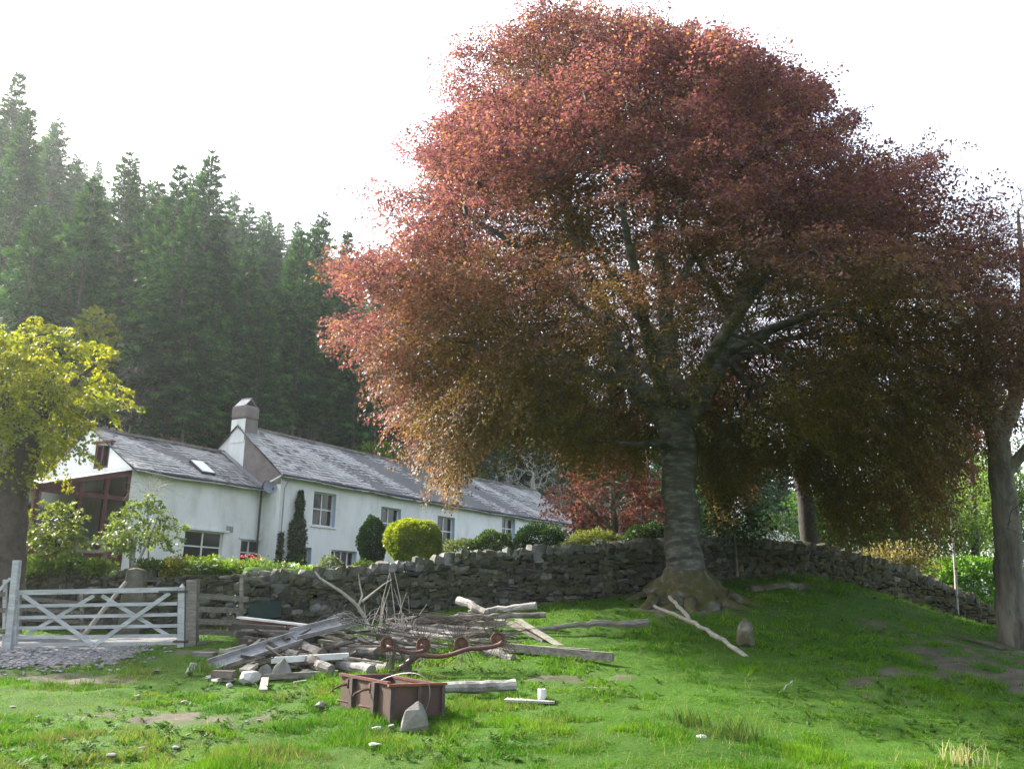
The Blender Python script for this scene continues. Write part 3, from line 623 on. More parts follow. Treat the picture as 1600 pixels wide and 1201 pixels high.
def forest():
    rng = np.random.default_rng(8); protos = []
    specs = [(19, 3.5, .4), (17.5, 3.1, .46), (20.5, 3.2, .46), (15.5, 2.9, .34), (18.5, 3.7, .48), (21.5, 3.1, .42), (14, 2.4, .3)]
    spots = []
    for i, s in enumerate(np.arange(-34, 118, 4.3)):
        for j, t in enumerate(np.arange(13.5, 92, 4.4)):
            q = HC + HD * (s + rng.uniform(-1.4, 1.4) + (j % 2) * 2.1) + HN * (t + rng.uniform(-1.5, 1.5))
            px = 800 + F * q[0] / q[1] * .97
            if q[1] < 30 or px < -110 or px > 1330: continue
            spots.append((q[0], q[1], t, px))
    # only trees whose tops clear what stands in front of them (as seen from the field) are planted
    spots.sort(key=lambda a: a[1]); sky_ = {}; kept = []
    for x, y, t, px in spots:
        h = rng.uniform(.72, 1.1); top = (gz(x, y) + 19 * h - 1.6) / y; b = int(px // 22)
        m = min(sky_.get(b + d_, -1) for d_ in (-1, 0, 1))
        if (t < 34 or top > m - .05) and (t < 19 or not 640 < px < 1040):
            kept.append((x, y, t, px, h))
        for d_ in (-1, 0, 1): sky_[b + d_] = max(sky_.get(b + d_, -1), top)
    for px, Yp, h in ((262, 47, .8), (300, 50, .85), (330, 53, .75), (285, 58, .9), (345, 60, .85), (470, 66, .85), (520, 70, .8)):
        q = at(px, 900, Yp); kept.append((q[0], q[1], 16, px, h))
    for px, Yp, h in ((1085, 62, .8), (1118, 58, .86), (1150, 66, .95), (1178, 60, .8), (1205, 68, .92), (1232, 62, .74), (1258, 70, .78), (1288, 66, .6), (1316, 74, .52), (1040, 66, .9), (1000, 70, .95)):
        q = at(px, 900, Yp); kept.append((q[0], q[1], -9, px, h))
    used = set()
    print('conifers', len(kept), len(spots))
    for x, y, t, px, h in kept:
        i = int(rng.integers(len(specs)))
        if t < 0: lab, grp = 'dark spruce in the shadowy clump behind the outhouse', 'spruces behind the outhouse'
        else: lab = 'tall spruce with bare lower trunk on the plantation edge behind the white cottage' if t < 21 else 'dark spruce within the hillside plantation, its top above the front row' if t < 50 else 'spruce high on the hill with its tip against the white sky'
        if t >= 0: grp = 'spruces on the plantation edge' if t < 21 else 'spruces inside the plantation' if t < 50 else 'spruces along the skyline'
        loc = (x, y, gz(x, y) - .1)
        if i not in used:
            tb, cb = conifer_mesh(i, *specs[i]); e = empty('spruce_tree', (0, 0, 0), lab, 'tree', grp); tb.build('trunk', M['bark_spruce'], e); cb.build('crown', M['needle'], e)
            e.location = loc; e.rotation_euler = (0, 0, rng.uniform(0, 6.28)); e.scale = (h, h, h); protos.append(e); used.add(i); e['v'] = i
        else:
            src = next(p for p in protos if p['v'] == i); copy_thing(src, loc, rng.uniform(0, 6.28), h, lab, grp)
    for p in protos: del p['v']
forest()

# ------------------------------------------------------------------ broadleaf trees and shrubs
def tree(name, chains, ell, natt, label, leafcol, leaf=.1, nl=40, barkm='bark_grey', seed=0, cat='tree', group=None, sprayL=(.5, .9), droop=(.1, .5), r0=.006, bare=False, shell=.5, lmat='leaf', step=.4, crown='crown', minz=None, wid=.75):
    """ell: list of (centre, radii) ellipsoids filled with foliage points"""
    rng = np.random.default_rng(seed + 70); P = []
    vol = np.array([np.prod(r) ** .8 for _, r in ell]); cnts = np.maximum((natt * vol / vol.sum()).astype(int), 3)
    for (c, r), n in zip(ell, cnts):
        d = nrm(rng.standard_normal((n * 2, 3))); q = np.asarray(c) + d * np.asarray(r) * (1 - shell * rng.random((n * 2, 1)) ** 1.4) * (.8 + .35 * vnoise(d * 1.7 + np.asarray(c), 1, seed))[:, None]
        P.append(q[:n])
    P = np.concatenate(P)
    if minz is not None: P = P[P[:, 2] > minz]
    A, par, R, ends, ed, n0 = grow(rng, chains, P, step=step, r0=r0, pk=.12)
    b = np.asarray(chains[0][0][0]); e = empty(name, (b[0], b[1], gz(b[0], b[1])), label, cat, group)
    tb = MB(); limb_mesh(tb, A, par, R)
    if bare:
        # bare twigs fanning from every tip
        for p, d in zip(P, ed):
            d = nrm(d)
            for _ in range(4):
                q = nrm(d + rng.standard_normal(3) * .5); l = rng.uniform(.2, .6); m = p + q * l * .5; tb.tube([p, m, m + nrm(q + rng.standard_normal(3) * .3) * l * .5], [r0 * .9, r0 * .7, r0 * .3], 3, cap=False)
    tb.build('trunk' if cat == 'tree' else 'stem', M[barkm], e, True)
    if not bare or nl < 0:
        N = len(P); cc = np.mean([c for c, _ in ell], axis=0); d = nrm(P - cc) + nrm(ed) * .6 + rng.standard_normal((N, 3)) * .4; L = rng.uniform(*sprayL, N); W = L * rng.uniform(.35, .6, N)
        tone = rng.random(N)
        def colf(k, p, t): return mixc(leafcol[0], leafcol[1], np.clip(tone[k] * .6 + rng.random(len(k)) * .5, 0, 1)) * rng.uniform(.75, 1.25, (len(k), 1))
        lm = MB(); spray_leaves(lm, rng, P - nrm(d) * (L * .4)[:, None], d, L, W, abs(nl), leaf, rng.uniform(*droop, N), colf, flat=.6, wid=wid); lm.build(crown, M[lmat], e)
    return e
def bush(name, c, r, n, label, leafcol, leaf=.06, cat='shrub', seed=0, group=None, lumps=.25, box=False, wid=.6, up=0.0, fill=.3):
    """leafy shrub: a shell of leaves round a stem"""
    rng = np.random.default_rng(seed + 300); c = np.asarray(c, float); r = np.asarray(r, float)
    d = nrm(rng.standard_normal((n, 3))); lump = 1 + lumps * (vnoise(d * 2.0 + c, 1, seed) - .5) * 2 + lumps * .6 * (vnoise(d * 5 + c, 1, seed + 1) - .5)
    p = c + d * r * (lump * (1 - fill * rng.random(n) ** 1.5))[:, None]; keep = p[:, 2] > gz(c[0], c[1]) - .15
    p = p[keep]; d = d[keep]; n = len(p); tone = vnoise(p * 3, 1, 3)
    e = empty(name, (c[0], c[1], gz(c[0], c[1])), label, cat, group)
    col = mixc(leafcol[0], leafcol[1], np.clip(tone * .7 + rng.random(n) * .4, 0, 1)) * rng.uniform(.75, 1.25, (n, 1))
    lm = MB(); leaves(lm, rng, p, d + rng.standard_normal((n, 3)) * .6 + np.array([0, 0, up]), d + rng.standard_normal((n, 3)) * .6, leaf * rng.uniform(.7, 1.3, n), wid, col); lm.build('foliage', M['leaf'], e)
    st = MB(); zb = gz(c[0], c[1]) - .1
    for _ in range(7):
        q = c + nrm(rng.standard_normal(3)) * r * .7; q[2] = max(q[2], zb + .2); b = np.array([c[0] + rng.normal(0, .08), c[1] + rng.normal(0, .08), zb]); m = (b + q) / 2 + rng.normal(0, .06, 3)
        st.tube([b, m, q], [.025, .015, .006], 4, cap=False)
    st.build('stem', M['bark_dark'], e)
    return e
GREEN = ((.05, .1, .015), (.1, .17, .025)); YEL = ((.09, .13, .012), (.19, .2, .02)); DARK = ((.015, .04, .012), (.03, .07, .018)); BRIGHT = ((.07, .15, .015), (.15, .24, .03)); MID = ((.035, .075, .014), (.07, .12, .022))
COP = ((.07, .028, .026), (.17, .078, .056))
def plants():
    A_ = lambda *q: [at(*p) for p in q]
    tree('sycamore_tree', [(A_((0, 930, 21.4), (4, 870, 21.4), (14, 790, 21.4), (34, 710, 21.4), (58, 650, 21.4), (80, 590, 21.4)), [.55, .48, .42, .36, .28, .12]),
                           (A_((40, 690, 21.4), (0, 610, 21.2), (-60, 540, 21)), [.24, .16, .06]), (A_((58, 650, 21.4), (110, 600, 21.8), (150, 570, 22)), [.14, .09, .04])],
         [(at(80, 590, 21.6), (1.55, 1.5, 1.25)), (at(-20, 570, 21.4), (1.6, 1.7, 1.2)), (at(-140, 600, 21.4), (2, 1.8, 1.8)), (at(50, 690, 21), (1.1, 1.2, .7)), (at(150, 630, 21.8), (.75, .8, .6)), (at(75, 545, 21.6), (.9, .9, .75)), (at(-10, 640, 20.4), (1.0, .7, .9))], 345,
         'leaning sycamore with yellow green spring leaves beside the gate', ((.095, .15, .01), (.26, .275, .02)), leaf=.078, nl=100, seed=1, barkm='bark_dark', sprayL=(.5, .85), wid=.95, droop=(.3, .9))
    tree('poplar_tree', [(A_((120, 850, 38), (122, 700, 38), (135, 600, 38), (145, 480, 38)), [.18, .14, .1, .04])],
         [(at(148, 525, 38), (.8, .8, 1.4)), (at(135, 600, 38), (1.2, 1.1, 1.2))], 90, 'slim yellow green tree rising behind the sycamore crown', YEL, leaf=.15, nl=44, seed=2, barkm='bark_dark')
    tree('apple_tree', [(A_((205, 912, 23.6), (207, 870, 23.6), (212, 830, 23.6)), [.05, .042, .035]), (A_((206, 895, 23.6), (222, 868, 23.5), (240, 830, 23.4), (250, 800, 23.4)), [.04, .035, .025, .012])],
         [(at(222, 820, 23.6), (.85, .7, .55)), (at(185, 835, 23.6), (.45, .5, .4)), (at(265, 830, 23.5), (.35, .4, .45)), (at(225, 785, 23.6), (.35, .35, .3))], 120,
         'small apple tree with pale stems growing over the garden wall before the cottage wing', ((.06, .11, .02), (.13, .19, .045)), leaf=.075, nl=34, seed=3, barkm='twig_pale', sprayL=(.25, .5), r0=.005)
    tree('bare_sapling', [(A_((232, 900, 24.2), (232, 830, 24.2), (230, 770, 24.2)), [.03, .022, .012])], [(at(232, 765, 24.2), (.5, .4, .3))], 26, 'thin leafless sapling with fine upright twigs before the cottage wing', GREEN, bare=True, seed=4, barkm='twig_pale', r0=.004)
    tree('elder_bush', [(A_((85, 905, 24.2), (88, 860, 24.2), (90, 820, 24.2)), [.05, .04, .03])], [(at(88, 815, 24.2), (.65, .6, .55)), (at(70, 850, 24), (.5, .5, .4)), (at(110, 845, 24), (.35, .4, .35))], 90,
         'loose green bush in front of the brown porch', ((.06, .11, .018), (.14, .18, .03)), leaf=.1, nl=30, seed=5, sprayL=(.25, .5), cat='shrub', barkm='bark_dark', crown='foliage')
    tree('young_rowan', [(A_((222, 740, 46), (225, 690, 46), (226, 650, 46)), [.1, .08, .04])], [(at(226, 665, 46), (.75, .7, .85))], 50, 'young blue green tree showing above the wing roof', ((.03, .075, .03), (.06, .12, .045)), leaf=.16, nl=30, seed=6, barkm='bark_dark')
    tree('hazel_tree', [(A_((590, 770, 56), (590, 720, 56), (590, 700, 56)), [.12, .1, .06])], [(at(590, 706, 56), (1.5, 1.2, .55))], 50, 'bright green treetop peeping over the cottage ridge', BRIGHT, leaf=.2, nl=30, seed=7, barkm='bark_dark')
    # behind the cottage's far end
    tree('thorn_tree', [(A_((835, 850, 58), (838, 790, 58), (832, 750, 58)), [.3, .24, .14])], [(at(832, 735, 58), (2.4, 1.8, 1.9)), (at(800, 745, 58), (1.2, 1.2, 1.0)), (at(860, 760, 58), (1.3, 1.3, 1.3))], 150, 'grey leafless thorn tree behind the far end of the cottage', GREEN, bare=True, seed=8, barkm='twig_pale', r0=.018, step=.6)
    tree('copper_beech_sapling', [(A_((965, 880, 31), (960, 820, 31), (955, 760, 31)), [.16, .13, .08]), (A_((960, 830, 31), (920, 790, 30.6), (895, 770, 30.5)), [.07, .05, .02])],
         [(at(960, 765, 31), (1.6, 1.4, 1.6)), (at(905, 790, 31), (1.1, 1.1, 1.0)), (at(1005, 790, 31), (.9, 1.0, 1.0)), (at(940, 700, 31), (1.2, 1.2, .8))], 210, 'young copper beech with sunlit red leaves behind the grey wall', COP, leaf=.11, nl=44, seed=9, lmat='copper_leaf', barkm='bark_grey', sprayL=(.5, 1))
    # beyond the mossy wall
    tree('wood_beech', [(A_((1272, 905, 28.5), (1266, 850, 28.5), (1258, 790, 28.5), (1250, 730, 28.5), (1240, 640, 28.5), (1220, 540, 28.5)), [.36, .28, .25, .23, .17, .07]), (A_((1252, 740, 28.5), (1300, 660, 28.5), (1360, 600, 28.5)), [.16, .11, .04])],
         [(at(1330, 650, 29), (3.0, 2.4, 1.3)), (at(1440, 680, 30), (1.9, 1.8, 1.7)), (at(1240, 600, 30), (2.4, 2, 1.4)), (at(1400, 740, 30), (1.5, 1.2, .9))], 330, 'dark trunked copper tree standing just behind the mossy wall', ((.06, .03, .02), (.15, .055, .05)), leaf=.1, nl=56, seed=10, lmat='copper_leaf', barkm='bark_black', sprayL=(.6, 1.1), droop=(.3, .8))
    tree('bare_ash_tree', [(A_((1590, 1010, 19.6), (1580, 930, 19.6), (1572, 830, 19.6), (1566, 740, 19.6), (1556, 670, 19.6), (1535, 600, 19.6), (1505, 560, 19.6), (1478, 525, 19.4)), [.4, .29, .27, .25, .22, .15, .1, .05]),
                           (A_((1560, 690, 19.6), (1590, 620, 19.8), (1605, 540, 20), (1600, 440, 20), (1590, 330, 20)), [.2, .16, .12, .08, .03]), (A_((1535, 605, 19.6), (1545, 520, 19.3), (1540, 430, 19.2)), [.12, .08, .03]),
                           (A_((1572, 740, 19.6), (1610, 690, 19.2), (1650, 650, 19)), [.14, .1, .05])],
         [(at(1590, 380, 20), (.9, 1.2, 1.4)), (at(1620, 560, 19.6), (.8, 1, 1.6)), (at(1600, 780, 19.1), (.55, .5, 1.2)), (at(1530, 480, 19.2), (.7, .7, .8))], 200,
         'grey ash with pale leafless twigs standing at the foot of the bank', GREEN, bare=True, seed=11, barkm='bark_ash', r0=.006)
    tree('larch_pole', [(A_((1526, 905, 33), (1524, 850, 33), (1520, 780, 33), (1516, 700, 33), (1512, 600, 33)), [.15, .14, .12, .1, .05])], [(at(1512, 640, 33), (1.2, 1.2, 1.2))], 50, 'thin straight brown trunk rising among green shrubs beyond the mossy wall', ((.06, .03, .02), (.12, .06, .03)), leaf=.14, nl=30, seed=12, barkm='bark_dark')
    tree('birch_sapling', [(A_((1496, 965, 27), (1494, 910, 27), (1490, 850, 27), (1484, 790, 27)), [.05, .045, .035, .015])], [(at(1484, 800, 27), (.6, .5, .5))], 34, 'spindly pale sapling standing at the low end of the mossy wall', ((.08, .12, .02), (.15, .2, .04)), leaf=.08, nl=8, seed=13, barkm='twig_pale')
    tree('thorn_sapling', [(A_((1152, 900, 23), (1150, 850, 23), (1146, 800, 23)), [.045, .035, .02])], [(at(1146, 810, 23), (.7, .6, .55))], 50, 'slim dark leaved sapling against the mossy wall by the beech', DARK, leaf=.09, nl=26, seed=14, barkm='bark_grey')
    def sh(name, px, py, Y, r, n, label, col, **k): return bush(name, at(px, py, Y), r, n, label, col, **k)
    sh('topiary_bush', 646, 846, 26, (.78, .75, .62), 24000, 'round clipped bright green bush standing in front of the cottage', ((.09, .15, .01), (.2, .25, .02)), leaf=.06, lumps=.16, seed=1)
    sh('clipped_yew', 582, 848, 28, (.42, .42, .72), 18000, 'dark green clipped bush beside the bright round one', ((.012, .045, .012), (.025, .08, .018)), leaf=.05, lumps=.2, seed=2)
    sh('garden_shrub', 516, 884, 27, (.33, .3, .28), 1500, 'grey green mound by the low cottage window', ((.05, .08, .03), (.09, .13, .05)), seed=3)
    sh('garden_shrub', 567, 888, 26, (.38, .3, .2), 1500, 'mid green low shrub at the foot of the clipped yew', MID, seed=4)
    sh('garden_shrub', 722, 862, 27, (.5, .4, .32), 4600, 'grey green wispy shrub next to the round clipped bush', ((.05, .085, .03), (.1, .14, .05)), seed=5, lumps=.5)
    sh('garden_shrub', 775, 855, 27, (.62, .5, .38), 9000, 'dark leafy shrub overhanging the grey wall below the last window', ((.02, .05, .012), (.05, .1, .02)), seed=6, lumps=.45)
    sh('garden_shrub', 845, 846, 27, (.75, .5, .45), 11000, 'largest dark green shrub under the far end of the cottage', ((.015, .05, .012), (.04, .1, .02)), seed=7, lumps=.4)
    sh('garden_shrub', 935, 850, 26, (.85, .5, .33), 6000, 'olive green shrub on the wall top before the red young beech', ((.06, .09, .015), (.12, .15, .03)), seed=8, lumps=.5)
    sh('garden_shrub', 1012, 836, 25, (.6, .5, .3), 6000, 'dark green shrub leaning over the wall beside the beech trunk', DARK, seed=9, lumps=.4)
    # ivy on the front of the cottage is built with the cottage
    sh('wood_shrub', 1340, 800, 34, (2.6, 1.6, 1.4), 12600, 'dark green shrub mass rising behind the mossy wall', ((.02, .06, .015), (.05, .12, .02)), leaf=.13, seed=11, lumps=.5, fill=.6)
    sh('wood_shrub', 1445, 820, 33, (2.1, 1.5, 1.5), 11700, 'light green hawthorn thicket under the bare ash', ((.06, .13, .02), (.14, .22, .05)), leaf=.12, seed=12, lumps=.55, fill=.7)
    sh('wood_shrub', 1530, 790, 35, (1.5, 1.5, 1.7), 8100, 'pale green bush between the thin trunk and the ash', ((.07, .14, .025), (.15, .23, .06)), leaf=.12, seed=13, lumps=.55, fill=.7)
    sh('rhododendron_bush', 1520, 915, 30, (1.6, .9, .85), 9000, 'bright green low rhododendron just beyond the low end of the mossy wall', ((.06, .16, .015), (.11, .25, .025)), leaf=.12, seed=14, lumps=.3)
    sh('wood_shrub', 1215, 850, 36, (2.2, 1.4, 1.2), 5000, 'shadowy green shrub between the beech and the outhouse roof', DARK, leaf=.12, seed=15, lumps=.5, fill=.6)
    sh('wood_shrub', 1115, 830, 30, (1.0, .9, .8), 2600, 'dark holly beside the beech trunk behind the wall', DARK, leaf=.1, seed=16, lumps=.5, fill=.6)
    sh('wood_shrub', 1400, 875, 29, (1.3, .8, .5), 3000, 'straw brown brambles on the bank behind the mossy wall', ((.1, .095, .035), (.17, .15, .06)), leaf=.1, seed=17, lumps=.5, fill=.7)
    sh('wood_shrub', 1595, 800, 36, (2.2, 1.6, 2.4), 9000, 'tall mid green shrub behind the bare ash trunk', ((.04, .1, .018), (.09, .16, .035)), leaf=.14, seed=18, lumps=.55, fill=.7)
    sh('wood_shrub', 1475, 745, 42, (2.8, 1.6, 2.2), 9000, 'dark green thicket rising behind the light hawthorn', ((.02, .06, .015), (.05, .11, .02)), leaf=.15, seed=19, lumps=.55, fill=.7)
    # plants along the garden wall top
    rng = np.random.default_rng(77)
    spec = [(60, 880, 'grassy green tuft on the wall under the sycamore'), (110, 876, 'low leafy plant on the wall before the brown porch'), (150, 880, 'nettle patch on the wall below the porch corner'),
            (240, 880, 'green cranesbill clump on the wall below the big wing window'), (275, 884, 'yellow green euphorbia cushion on the wall top'), (318, 880, 'pale flowering clump under the wing window'),
            (352, 884, 'bright green clump trailing over the wall below the small wing window'), (395, 888, 'green cushion plant by the red flowers'), (432, 892, 'low green clump below the ivy column'), (478, 892, 'fresh green plant at the corner of the grey wall')]
    for i, (px, py, lab) in enumerate(spec):
        c = at(px, py + 6, 23.4 if px < 400 else 22); bush('border_plant', c, (rng.uniform(.38, .55), .35, rng.uniform(.2, .3)), 1500, lab, [GREEN, BRIGHT, MID, YEL][[0, 2, 0, 2, 3, 1, 1, 0, 2, 1][i]], leaf=.075, cat='plant', seed=30 + i, lumps=.6, up=.5, fill=.7)
def flower(px, py, Y, r, n, col, label, seed):
    rng = np.random.default_rng(seed); c = at(px, py, Y); e = empty('flower_clump', (c[0], c[1], gz(c[0], c[1])), label, 'flowers')
    p = c + rng.standard_normal((n, 3)) * np.array([r, r * .7, r * .35]); pm_ = MB(); k = np.repeat(np.arange(n), 5); a = np.tile(np.arange(5) * 2 * PI / 5, n)
    d = np.stack([np.cos(a), np.sin(a) * .6 - .3, .5 + 0 * a], -1); leaves(pm_, rng, p[k], d, np.array([0, -.6, 1.]) + 0 * d, np.full(len(k), .055), .8, np.tile(np.array(col), (len(k), 1)) * rng.uniform(.8, 1.1, (len(k), 1)))
    pm_.build('petals', M['petal'], e); lf = MB(); q = c + rng.standard_normal((260, 3)) * np.array([r, r * .7, r * .4]) - np.array([0, 0, r * .5])
    leaves(lf, rng, q, rng.standard_normal((260, 3)), rng.standard_normal((260, 3)), np.full(260, .08), .5, np.tile([.06, .12, .02], (260, 1))); lf.build('foliage', M['leaf'], e)
plants()
flower(455, 886, 23, .2, 60, (.8, .8, .78), 'clump of white flowers on the wall top below the ivy', 1)
flower(396, 874, 25.5, .17, 26, (.5, .03, .04), 'red flowers by the small window of the cottage wing', 2)
flower(318, 886, 23.2, .2, 30, (.62, .6, .5), 'cream flowers trailing on the wall under the wing window', 3)

# ------------------------------------------------------------------ the cottage
def hp(s, o, z): return np.array([HC[0], HC[1], 0]) + HD * s + HN * o + np.array([0, 0, z])
def hbox(mb, s0, s1, o0, o1, z0, z1, col=None, mi=0): mb.box(hp((s0 + s1) / 2, (o0 + o1) / 2, (z0 + z1) / 2), HD * (s1 - s0) / 2, HN * (o1 - o0) / 2, np.array([0, 0, (z1 - z0) / 2]), col, mi)
def wall_holes(mb, o, s0, s1, z0, z1, holes, depth=.28, mi_rev=1, lint=True):
    """front wall plane at offset o with rectangular openings; reveals get their own material"""
    S = sorted({s0, s1, *[h[0] for h in holes], *[h[1] for h in holes]}); Z = sorted({z0, z1, *[h[2] for h in holes], *[h[3] for h in holes]})
    for a, b in zip(S[:-1], S[1:]):
        for c, d in zip(Z[:-1], Z[1:]):
            m, n = (a + b) / 2, (c + d) / 2
            if any(h[0] < m < h[1] and h[2] < n < h[3] for h in holes): continue
            mb.add([hp(a, o, c), hp(b, o, c), hp(b, o, d), hp(a, o, d)], np.array([0, 1, 2, 3]))
    for a, b, c, d in holes:
        for (p, q, mi) in (((a, c), (a, d), mi_rev), ((b, d), (b, c), mi_rev), ((a, d), (b, d), 0), ((b, c), (a, c), 0)):
            mb.add([hp(p[0], o, p[1]), hp(q[0], o, q[1]), hp(q[0], o + depth, q[1]), hp(p[0], o + depth, p[1])], np.array([0, 1, 2, 3]), mi=mi)
def window(parent, o, a, b, c, d, nx, nz, depth=.2, split=None, curtain=0, label=None):
    fr = MB(); t = .055; oo = o + depth
    for s in (a + t / 2, b - t / 2): hbox(fr, s - t / 2, s + t / 2, oo - .03, oo + .05, c + .003, d - .003)
    for z in (c + t / 2, d - t / 2): hbox(fr, a + t + .001, b - t - .001, oo - .027, oo + .05, z - t / 2 + .003, z + t / 2 - .003)
    for i in range(1, nx):
        s = a + (b - a) * i / nx; w_ = .05 if split and i == split else .022; hbox(fr, s - w_, s + w_, oo - .02, oo + .045, c + t, d - t)
    for j in range(1, nz):
        z = c + (d - c) * j / nz; hbox(fr, a + t, b - t, oo - .014, oo + .04, z - .022, z + .022)
    hbox(fr, a - .06, b + .06, o - .06, oo - .032, c - .06, c - .002)
    w_ = fr.build('window', M['frame'], parent)
    if label: w_['label'] = label
    pn = MB(); pn.add([hp(a + .02, oo + .02, c + .02), hp(b - .02, oo + .02, c + .02), hp(b - .02, oo + .02, d - .02), hp(a + .02, oo + .02, d - .02)], np.array([0, 1, 2, 3]))
    p_ = pn.build('pane', M['pane'], None); p_.parent = w_
    if curtain:
        cu = MB(); n = 24; xs = np.linspace(a + .06, a + (b - a) * curtain, n); 
    return w_
def slate_roof(s0, s1, oe, ze, orr, zr, rng, name, parent, over=.12, sag=.05, worn=.1):
    mb = MB(); up = np.array([orr - oe, zr - ze]); SL = np.linalg.norm(up); up = up / SL; rows = int(SL / .19) + 1; nrm_o, nrm_z = -up[1], up[0]
    C = []; 
    for r in range(-1, rows):
        u0 = r * .19; u1 = min(u0 + .24, SL + .02); s = s0 - over - (r % 2) * .13 + rng.uniform(-.03, .03); w0 = .2 + .1 * rng.random()
        while s < s1 + over:
            wd = w0 * rng.uniform(.75, 1.35); e_ = min(s + wd - .008, s1 + over); b = max(s, s0 - over)
            if e_ - b > .03:
                dz = -sag * math.sin(PI * (s - s0) / max(s1 - s0, 1)) * .8 + .02 * math.sin(s * 1.7 + r * .4); li = .022 + rng.uniform(0, .014); sl = rng.uniform(-.02, .02) - (.06 if rng.random() < worn * .4 else 0)
                def q(ss2, u, h): return hp(ss2, oe + up[0] * u + nrm_o * h, ze + up[1] * u + nrm_z * h + dz)
                g = rng.uniform(.25, .37) if rng.random() > worn * .6 else rng.uniform(.07, .16)
                col = np.array([1, .985, .96]) * g if rng.random() < .8 else np.array([1, .97, .9]) * g
                tw = rng.uniform(-.008, .008)
                V = [q(b, u0 + sl, li + tw), q(e_, u0 + sl, li - tw), q(e_, u1 + sl, .004), q(b, u1 + sl, .004), q(b, u0 + sl, li + tw - .014), q(e_, u0 + sl, li - tw - .014)]
                mb.add(V, [np.array([0, 1, 2, 3]), np.array([0, 4, 5, 1])], col)
            s += wd
    # deck under the slates and the rear slope
    a = [hp(s0 - over, oe, ze - .03), hp(s1 + over, oe, ze - .03), hp(s1 + over, orr, zr - .03), hp(s0 - over, orr, zr - .03), hp(s1 + over, 2 * orr - oe, ze - .03), hp(s0 - over, 2 * orr - oe, ze - .03)]
    mb.add(a, [np.array([0, 1, 2, 3]), np.array([3, 2, 4, 5])], (.06, .06, .06))
    return mb.build(name, M['slate'], parent)
def cottage():
    rng = np.random.default_rng(21); base = hp(0, 0, 2.2)
    e = empty('cottage', base, 'long white rendered cottage with grey slate roof below the spruce plantation', 'house')
    Lm = 23.14; ze, zr, orr = 6.24, 8.36, 2.6; D = 5.2; zb = 1.8
    # main range front
    holes = [(1.8, 3.08, 4.5, 5.83), (5.9, 7.26, 4.3, 5.63), (9.96, 11.34, 4.28, 5.6), (15.5, 16.77, 4.95, 6.02), (1.25, 1.87, 2.3, 3.63), (2.98, 4.5, 2.98, 3.63)]
    mb = MB(); wall_holes(mb, 0, 0, Lm, zb, ze, holes)
    # far gable, rear wall
    mb.add([hp(Lm, 0, zb), hp(Lm, D, zb), hp(Lm, D, ze), hp(Lm, orr, zr - .05), hp(Lm, 0, ze)], np.array([0, 1, 2, 3, 4]))
    mb.add([hp(0, D, zb), hp(0, D, ze), hp(Lm, D, ze), hp(Lm, D, zb)], np.array([0, 1, 2, 3]))
    mb.add([hp(0, 0, zb), hp(0, 0, ze), hp(0, orr, zr), hp(0, D, ze), hp(0, D, zb)], np.array([0, 1, 2, 3, 4]))
    mb.build('wall', [M['white'], M['reveal']], e)
    for k, (h, nx, nz, sp) in enumerate(zip(holes, (2, 2, 2, 2, 2, 4), (2, 2, 2, 2, 3, 1), (0, 0, 0, 0, 0, 2))):
        window(e, 0, h[0], h[1], h[2], h[3], nx, nz)
    oc = orr - .45; gb = MB(); gb.add([hp(-.012, 0, ze - .35), hp(-.012, 0, ze + .02), hp(-.012, oc, ze + (zr - ze) * oc / orr + .02), hp(-.012, oc, ze - .35)], np.array([0, 1, 2, 3]))
    gb.build('gable_wall', M['brown_render'], e)
    slate_roof(0, Lm, -.14, ze - .02, orr, zr, rng, 'roof', e, sag=.09, worn=.12)
    rd = MB()
    for i in range(52):
        s = i * Lm / 52; hbox(rd, s, s + Lm / 52 - .012, orr - .12, orr + .12, zr - .04 - .07 * math.sin(PI * s / Lm), zr + .06 - .07 * math.sin(PI * s / Lm))
    rd.build('ridge', M['ridge'], e)
    gu = MB(); gu.tube([hp(-.1, -.2, ze - .02), hp(Lm / 2, -.2, ze - .09), hp(Lm + .1, -.2, ze - .03)], .055, 6); gu.build('gutter', M['gutter'], e)
    for s_, z0, of in ((-.28, 2.2, .7), (.14, 2.4, -.07)):
        dp = MB(); dp.tube([hp(s_, of, z0), hp(s_, of, 5.5), hp(s_, of, 5.75), hp(s_ + .05, of - .1, 6.0)], .042 if s_ < 0 else .025, 6); dp.build('downpipe', M['gutter'] if s_ < 0 else M['lead'], e)
    # white overflow pipe at the eaves corner
    op = MB(); op.tube([hp(-.35, .2, ze - .3), hp(-.05, -.12, ze - .02)], .035, 6); op.build('overflow_pipe', M['frame'], e)
    # chimney
    ch = MB(); hbox(ch, -.03, .6, orr - .4, orr + .4, zr - .7, zr + .25)
    c_ = ch.build('chimney', M['white'], e)
    ct = MB(); hbox(ct, -.07, .65, orr - .46, orr + .45, zr + .25, zr + .8); o2 = ct.build('stack_top', M['brown_render'], None); md = o2.modifiers.new('b', 'BEVEL'); md.width = .11; md.segments = 3
    cs = MB(); hbox(cs, -.02, .605, orr - .42, orr - .402, zr - .6, zr + .249); o3 = cs.build('chimney_face', M['brown_render'], None)
    sl = MB()
    for sg in (-1, 1):
        p = hp(.29 + sg * .15, orr, zr + .96); d = nrm(HD * sg * .75 - np.array([0, 0, 1.]) * .75) * .26; sl.box(p, d, HN * .3, np.cross(nrm(d), HN) * .015)
    o4 = sl.build('cowl_slab', M['lead'], None)
    for q in (o2, o3, o4): q.parent = c_
    c2 = MB(); hbox(c2, 11.3, 12.0, orr - .35, orr + .35, zr - .3, zr + .62); hbox(c2, 11.22, 12.08, orr - .43, orr + .43, zr + .62, zr + .75); c2.build('chimney', M['brown_render'], e)['label'] = 'small brown ridge chimney half hidden by beech leaves'
